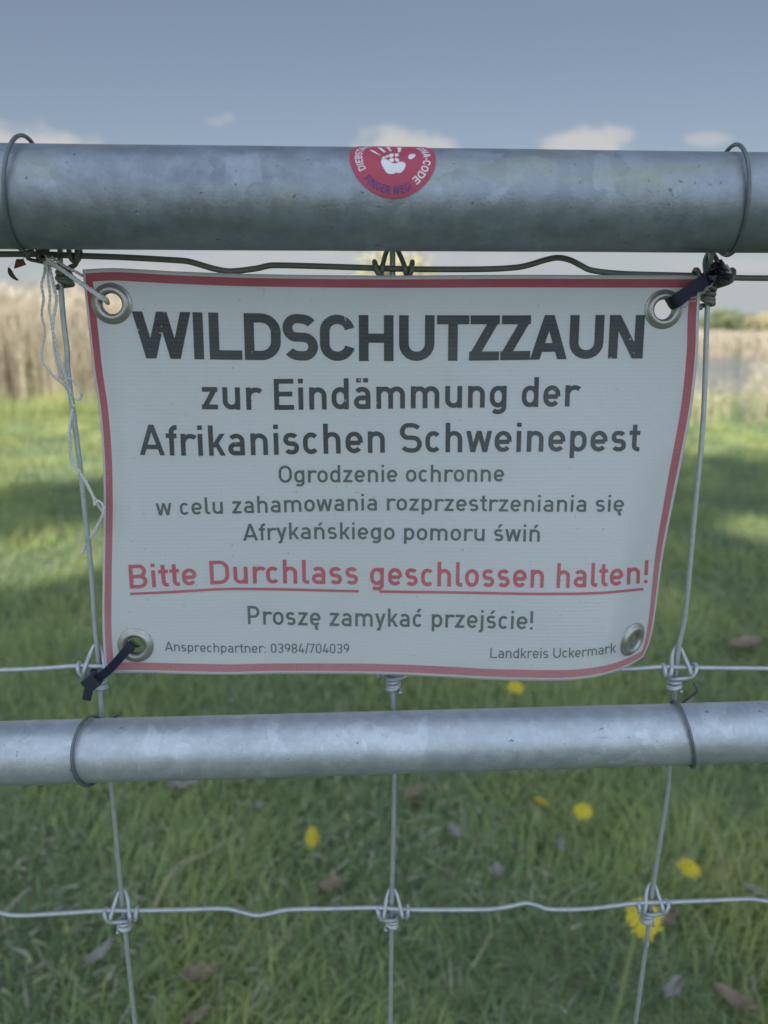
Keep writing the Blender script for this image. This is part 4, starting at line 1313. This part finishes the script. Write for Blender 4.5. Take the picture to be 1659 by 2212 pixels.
# ------------------------------------------------------------------ TREES
def tree(base, hgt, rx, rz, nleaf, lsize, mat, bark, label, group, trunk_h, seed, ry=None, gaps=()):
    r_ = np.random.default_rng(seed); pr = random.Random(seed)
    ry = ry or rx
    root = tag(empty("tree", base), label, "tree", group)
    bx, by_, _ = base
    cz = hgt - rz
    limbs = []
    tr = max(.04, hgt * .022)
    limbs.append(tube(catmull([(bx, by_, 0), (bx + .02 * hgt, by_, trunk_h * .6), (bx, by_, trunk_h), (bx - .01 * hgt, by_, hgt * .86)], 6), lambda t: tr * (1.25 - 1.05 * t), 10))
    for i in range(9):
        a = i * 2.4 + pr.uniform(-.4, .4); z0 = trunk_h * pr.uniform(.75, 1.0) + (hgt - trunk_h) * pr.uniform(0, .45)
        e = (bx + rx * .75 * math.cos(a), by_ + ry * .75 * math.sin(a), z0 + rz * pr.uniform(.2, .8))
        limbs.append(tube(catmull([(bx, by_, z0), (bx + rx * .3 * math.cos(a), by_ + ry * .3 * math.sin(a), z0 + rz * .15), e], 5), lambda t: tr * .45 * (1 - .85 * t), 7))
    v, f = join(limbs)
    link("trunk", v, f, bark, root)
    # leaf clumps in a lumpy volume
    nc = 46
    d = r_.normal(size=(nc, 3)); d /= np.linalg.norm(d, axis=1)[:, None]
    rad = r_.uniform(.25, .86, nc) ** .6
    cc = d * rad[:, None] * np.array([rx, ry, rz]) * .86 + np.array([bx, by_, cz])
    cs_ = r_.uniform(.26, .42, nc)[:, None] * np.array([rx, ry, rz])
    w_ = np.prod(cs_, axis=1); w_ /= w_.sum()
    idx = r_.choice(nc, nleaf, p=w_)
    q = r_.normal(size=(nleaf, 3)); q /= np.linalg.norm(q, axis=1)[:, None]
    P = cc[idx] + q * (r_.uniform(0, 1, nleaf) ** .42)[:, None] * cs_[idx]
    a1 = r_.normal(size=(nleaf, 3)); a1 /= np.linalg.norm(a1, axis=1)[:, None]
    a2 = np.cross(a1, r_.normal(size=(nleaf, 3))); a2 /= np.linalg.norm(a2, axis=1)[:, None]
    for (gx, gy, gr_) in gaps:          # an opening in the crown that lets a patch of sun through
        g0 = np.array([gx, gy, 0.0]); sd = np.array(SUN_DIR)
        rel = P - g0; dist = np.linalg.norm(rel - (rel @ sd)[:, None] * sd, axis=1)
        kk = dist > gr_ * r_.uniform(.75, 1.3, len(P)); P, idx = P[kk], idx[kk]; nleaf = len(P)
    a1 = r_.normal(size=(nleaf, 3)); a1 /= np.linalg.norm(a1, axis=1)[:, None]
    a2 = np.cross(a1, r_.normal(size=(nleaf, 3))); a2 /= np.linalg.norm(a2, axis=1)[:, None]
    sz = lsize * r_.uniform(.6, 1.3, nleaf)[:, None]
    V = np.stack([P - a1 * sz, P + a2 * sz * .42, P + a1 * sz, P - a2 * sz * .42], 1).reshape(-1, 3)
    Q = np.arange(nleaf * 4).reshape(-1, 4)
    tone = np.repeat((r_.uniform(.15, .85, nc)[idx] * .6 + r_.uniform(0, .4, nleaf)).clip(0, 1), 4)
    o = big_mesh("crown", V - np.array(base), Q, mat, tone)
    o.parent = root
    return root
M_BARK = simple("bark", (0.12, 0.10, 0.08), 0.9, 0.4, 12, 0.2, 0.0, 0.4)
M_LEAF = leafy("tree_leaf", [(0.0, (0.030, 0.060, 0.020)), (1.0, (0.085, 0.14, 0.04))], 0.5, 0.3)
M_LEAFY = leafy("spring_leaf_yellow", [(0.0, (0.50, 0.46, 0.28)), (1.0, (0.68, 0.64, 0.44))], 0.5, 0.4)
M_LEAFG = leafy("spring_leaf_hazed", [(0.0, (0.20, 0.24, 0.13)), (1.0, (0.38, 0.41, 0.24))], 0.5, 0.4)  # leaf colour paled to stand in for distance haze
tree((-2.9, -12.0, 0), 15.0, 4.2, 3.2, 34000, .17, M_LEAF, M_BARK, "broad leafy tree behind the viewpoint that shades the gate", None, 7.5, 3, ry=2.6, gaps=((-1.35, 3.1, .42), (-.75, 2.75, .22), (1.75, 3.5, .25)))
tree((0.15, 60, 0), 6.6, 4.2, 2.8, 2300, .30, M_LEAFY, M_BARK, "pale yellow spring tree behind the sign's top edge", "trees far beyond the pond", 2.0, 4, ry=4)
FAR = [(1555, 95, 2.7, 3.2, M_LEAFG, "small round green willow at the left end of the far bank row"), (1600, 88, 2.2, 2.6, M_LEAFG, "broad green willow in the middle of the far bank row"),
       (1648, 80, 2.3, 2.3, M_LEAFY, "yellowish willow at the right end of the far bank row"), (1700, 92, 3.0, 3.0, M_LEAFG, "taller green willow just beyond the right end of the far bank row"), (-60, 110, 3.2, 3.4, M_LEAFG, "green willow rising behind the dense reed bed"),
       (60, 120, 2.8, 3.6, M_LEAFY, "low yellowish willow behind the dense reed bed")]
for i, (px, Y, hh, rx, mt, lb) in enumerate(FAR):
    q = at_y(px, 702, Y)
    tree((q.x, q.y, 0), hh, rx, hh * .46, 1800, .26, mt, M_BARK, lb, "trees far beyond the pond", hh * .25, 30 + i)

# ------------------------------------------------------------------ DANDELIONS
M_YEL = simple("dandelion_yellow", (0.60, 0.49, 0.04), 0.6, 0.25, 120, 0.2)
M_STEM = simple("dandelion_stem", (0.22, 0.26, 0.12), 0.5, 0.25, 60, 0.3)
M_BRACT = simple("dandelion_bract", (0.17, 0.25, 0.08), 0.6, 0.25, 60, 0.3)
def dandelion(head, rad, tilt, label, seed, foot=None):
    pr = random.Random(seed)
    foot = foot or Vector((head.x + pr.uniform(-.03, .03), head.y + pr.uniform(-.02, .04), 0))
    rad *= .9
    root = tag(empty("dandelion", foot), label, "flower", "yellow dandelions in the lawn")
    n = Vector(tilt).normalized()
    a = n.orthogonal().normalized(); b = n.cross(a)
    V, Fc = [], []
    for layer, (cnt, rr_, up, base) in enumerate(((40, 1.0, .10, .0), (32, .86, .28, .08), (26, .66, .42, .14), (20, .45, .50, .2), (14, .24, .55, .25))):
        for k in range(cnt):
            th = 2 * math.pi * (k + .5 * (layer % 2)) / cnt + pr.uniform(-.06, .06)
            e = a * math.cos(th) + b * math.sin(th); s = n.cross(e)
            L = rad * rr_ * pr.uniform(.78, 1.08); wv_ = rad * .045
            p0 = head + n * (rad * base * .6) + e * rad * .06
            p1 = head + e * L * .6 + n * (rad * up * .75)
            p2 = head + e * L + n * (rad * (up * .62 + pr.uniform(-.06, .06)))
            o_ = len(V)
            V += [p0 - s * wv_ * .5, p0 + s * wv_ * .5, p1 - s * wv_, p1 + s * wv_, p2 - s * wv_ * .8, p2 + s * wv_ * .8]
            Fc += [(o_, o_ + 1, o_ + 3, o_ + 2), (o_ + 2, o_ + 3, o_ + 5, o_ + 4)]
    link("flower_head", V, Fc, M_YEL, root, smooth=False)
    v, f = tube([head - n * rad * .42, head - n * rad * .3, head - n * rad * .1, head + n * rad * .02], lambda t: rad * (.14 + .24 * math.sin(min(1, t * 1.2) * 1.6)), 12)
    link("bract", v, f, M_BRACT, root)
    v, f = tube(catmull([foot, foot.lerp(head, .5) + Vector((pr.uniform(-.01, .01), 0, .01)), head - n * rad * .8, head - n * rad * .35], 6), lambda t: rad * .13, 8)
    link("stem", v, f, M_STEM, root)
dandelion(at_y(1391, 1984, 0.78), .0265, (0.05, -.75, .7), "largest yellow dandelion, behind the lower right mesh knot", 1)
dandelion(on_ground(1488, 1876, .13), .0205, (0.1, -.25, 1), "yellow dandelion on a long pale stem right of the largest dandelion", 2, on_ground(1462, 1985, 0.0))
dandelion(on_ground(1260, 1753, .10), .0205, (-.1, -.35, 1), "round yellow dandelion left of the right upright wire", 3)
dandelion(on_ground(1169, 1733, .09), .0180, (.3, .2, .9), "half closed small yellow dandelion left of the round one", 4)
dandelion(on_ground(676, 1808, .12), .0205, (-.75, -.5, .5), "sideways yellow dandelion left of the middle upright wire", 5)
dandelion(on_ground(1114, 1486, .09), .0250, (0.0, -.3, 1), "yellow dandelion just under the sign's bottom edge", 6)

# ------------------------------------------------------------------ DEAD LEAVES on the lawn
def dead_leaf(px, py, z, length, width, ang, mat, label, seed, curl=.5):
    pr = random.Random(seed)
    c = on_ground(px, py, z * .6); length *= .78; width *= .78
    d = Vector((math.cos(ang), math.sin(ang), pr.uniform(-.1, .25))).normalized()
    s = Vector((-math.sin(ang), math.cos(ang), pr.uniform(-.2, .2))).normalized()
    n = d.cross(s).normalized()
    if n.z < 0: n = -n
    V, Fc = [], []
    NL, NW = 14, 6
    for i in range(NL + 1):
        t = i / NL
        wv_ = width * (math.sin(min(1, t * 1.04) * math.pi) ** .7) * (1 + .22 * math.sin(t * 23 + seed)) + .0006
        if t < .14: wv_ = .0015
        for j in range(NW + 1):
            q = j / NW - .5
            lift = curl * width * (abs(q) * 2) ** 1.6 * .8 + .18 * length * (t - .5) ** 2 * 2 + .1 * width * math.sin(t * 9 + q * 6 + seed)
            V.append(c + d * (length * (t - .5)) + s * (q * wv_) + n * lift)
    for i in range(NL):
        for j in range(NW):
            a = i * (NW + 1) + j
            Fc.append((a, a + 1, a + NW + 2, a + NW + 1))
    o = link("dead_leaf", V, Fc, mat)
    sm = o.modifiers.new("thickness", 'SOLIDIFY'); sm.thickness = .0007
    return tag(o, label, "dead leaf", "withered leaves lying in the lawn")
LEAVES = [
    (432, 2108, .05, .085, .032, .45, M_DEAD, "large curled brown leaf between the left and middle upright wires"),
    (215, 2065, .05, .070, .022, .9, M_DEADG, "narrow pale leaf left of the left upright wire below its knot"),
    (395, 1702, .05, .075, .030, .2, M_DEADG, "pale grey leaf just under the lower rail right of its left wire tie"),
    (245, 1590 + 175, .04, .05, .02, 1.2, M_DEAD, "small brown leaf beside the left upright wire below the lower rail"),
    (715, 1918, .05, .055, .032, .3, M_DEAD, "dull brown leaf left of the middle lower knot"),
    (980, 1800, .05, .050, .024, 2.2, M_DEADG, "small grey leaf right of the middle upright wire"),
    (895, 1720, .05, .075, .035, .8, M_DEAD, "broad brown leaf under the lower rail right of the middle wire"),
    (1210, 1832, .05, .045, .022, 1.5, M_DEADG, "small pale leaf below the round dandelion"),
    (1585, 2165, .05, .075, .032, 2.5, M_DEAD, "torn brown leaf in the lower right corner"),
    (1455, 2140, .05, .060, .024, .7, M_DEADG, "grey leaf right of the right upright wire near the picture bottom"),
    (1640, 1932, .06, .075, .022, 2.8, M_DEADG, "pale long leaf at the right edge by the lower line wire"),
    (1610, 1400, .05, .14, .07, .2, M_DEAD, "large brown leaf right of the right upright wire above the lower rail"),
    (560, 1745, .05, .032, .022, .2, M_DEADG, "tiny whitish leaf scrap under the lower rail left of the sideways dandelion"),
    (1440, 1990, .05, .065, .03, .9, M_DEAD, "dark leaf just below the largest dandelion"),
    (1075, 1880, .05, .035, .02, 2.0, M_DEADG, "small pale leaf between the middle knot and the round dandelion"),
    (430, 2160 + 40, .05, .05, .022, .6, M_DEAD, "small brown leaf at the picture bottom below the large curled leaf"),
]
for i, L in enumerate(LEAVES): dead_leaf(*L, seed=i + 1)
def straw_stalk(pts, r, label):
    v, f = tube(catmull([on_ground(x, y, z) for x, y, z in pts], 6), r, 6)
    tag(link("straw_stalk", v, f, M_STRAW), label, "stalk", "dry straw stalks in the lawn")
straw_stalk([(330, 1965, .03), (362, 1900, .06), (395, 1862, .075), (450, 1840, .08), (530, 1790, .08)], lambda t: .0019 - .0008 * t, "bent straw stalk passing behind the left upright wire")
straw_stalk([(1570, 1900, .05), (1540, 1800, .08), (1460, 1700, .09)], lambda t: .0016 - .0007 * t, "thin straw stalk at the right of the lawn")
straw_stalk([(1650, 1590 + 600, .04), (930 + 90, 2090, .07), (1065, 2010, .085)][1:], lambda t: .0012 - .0005 * t, "thin slanting straw stalk right of the middle upright wire")
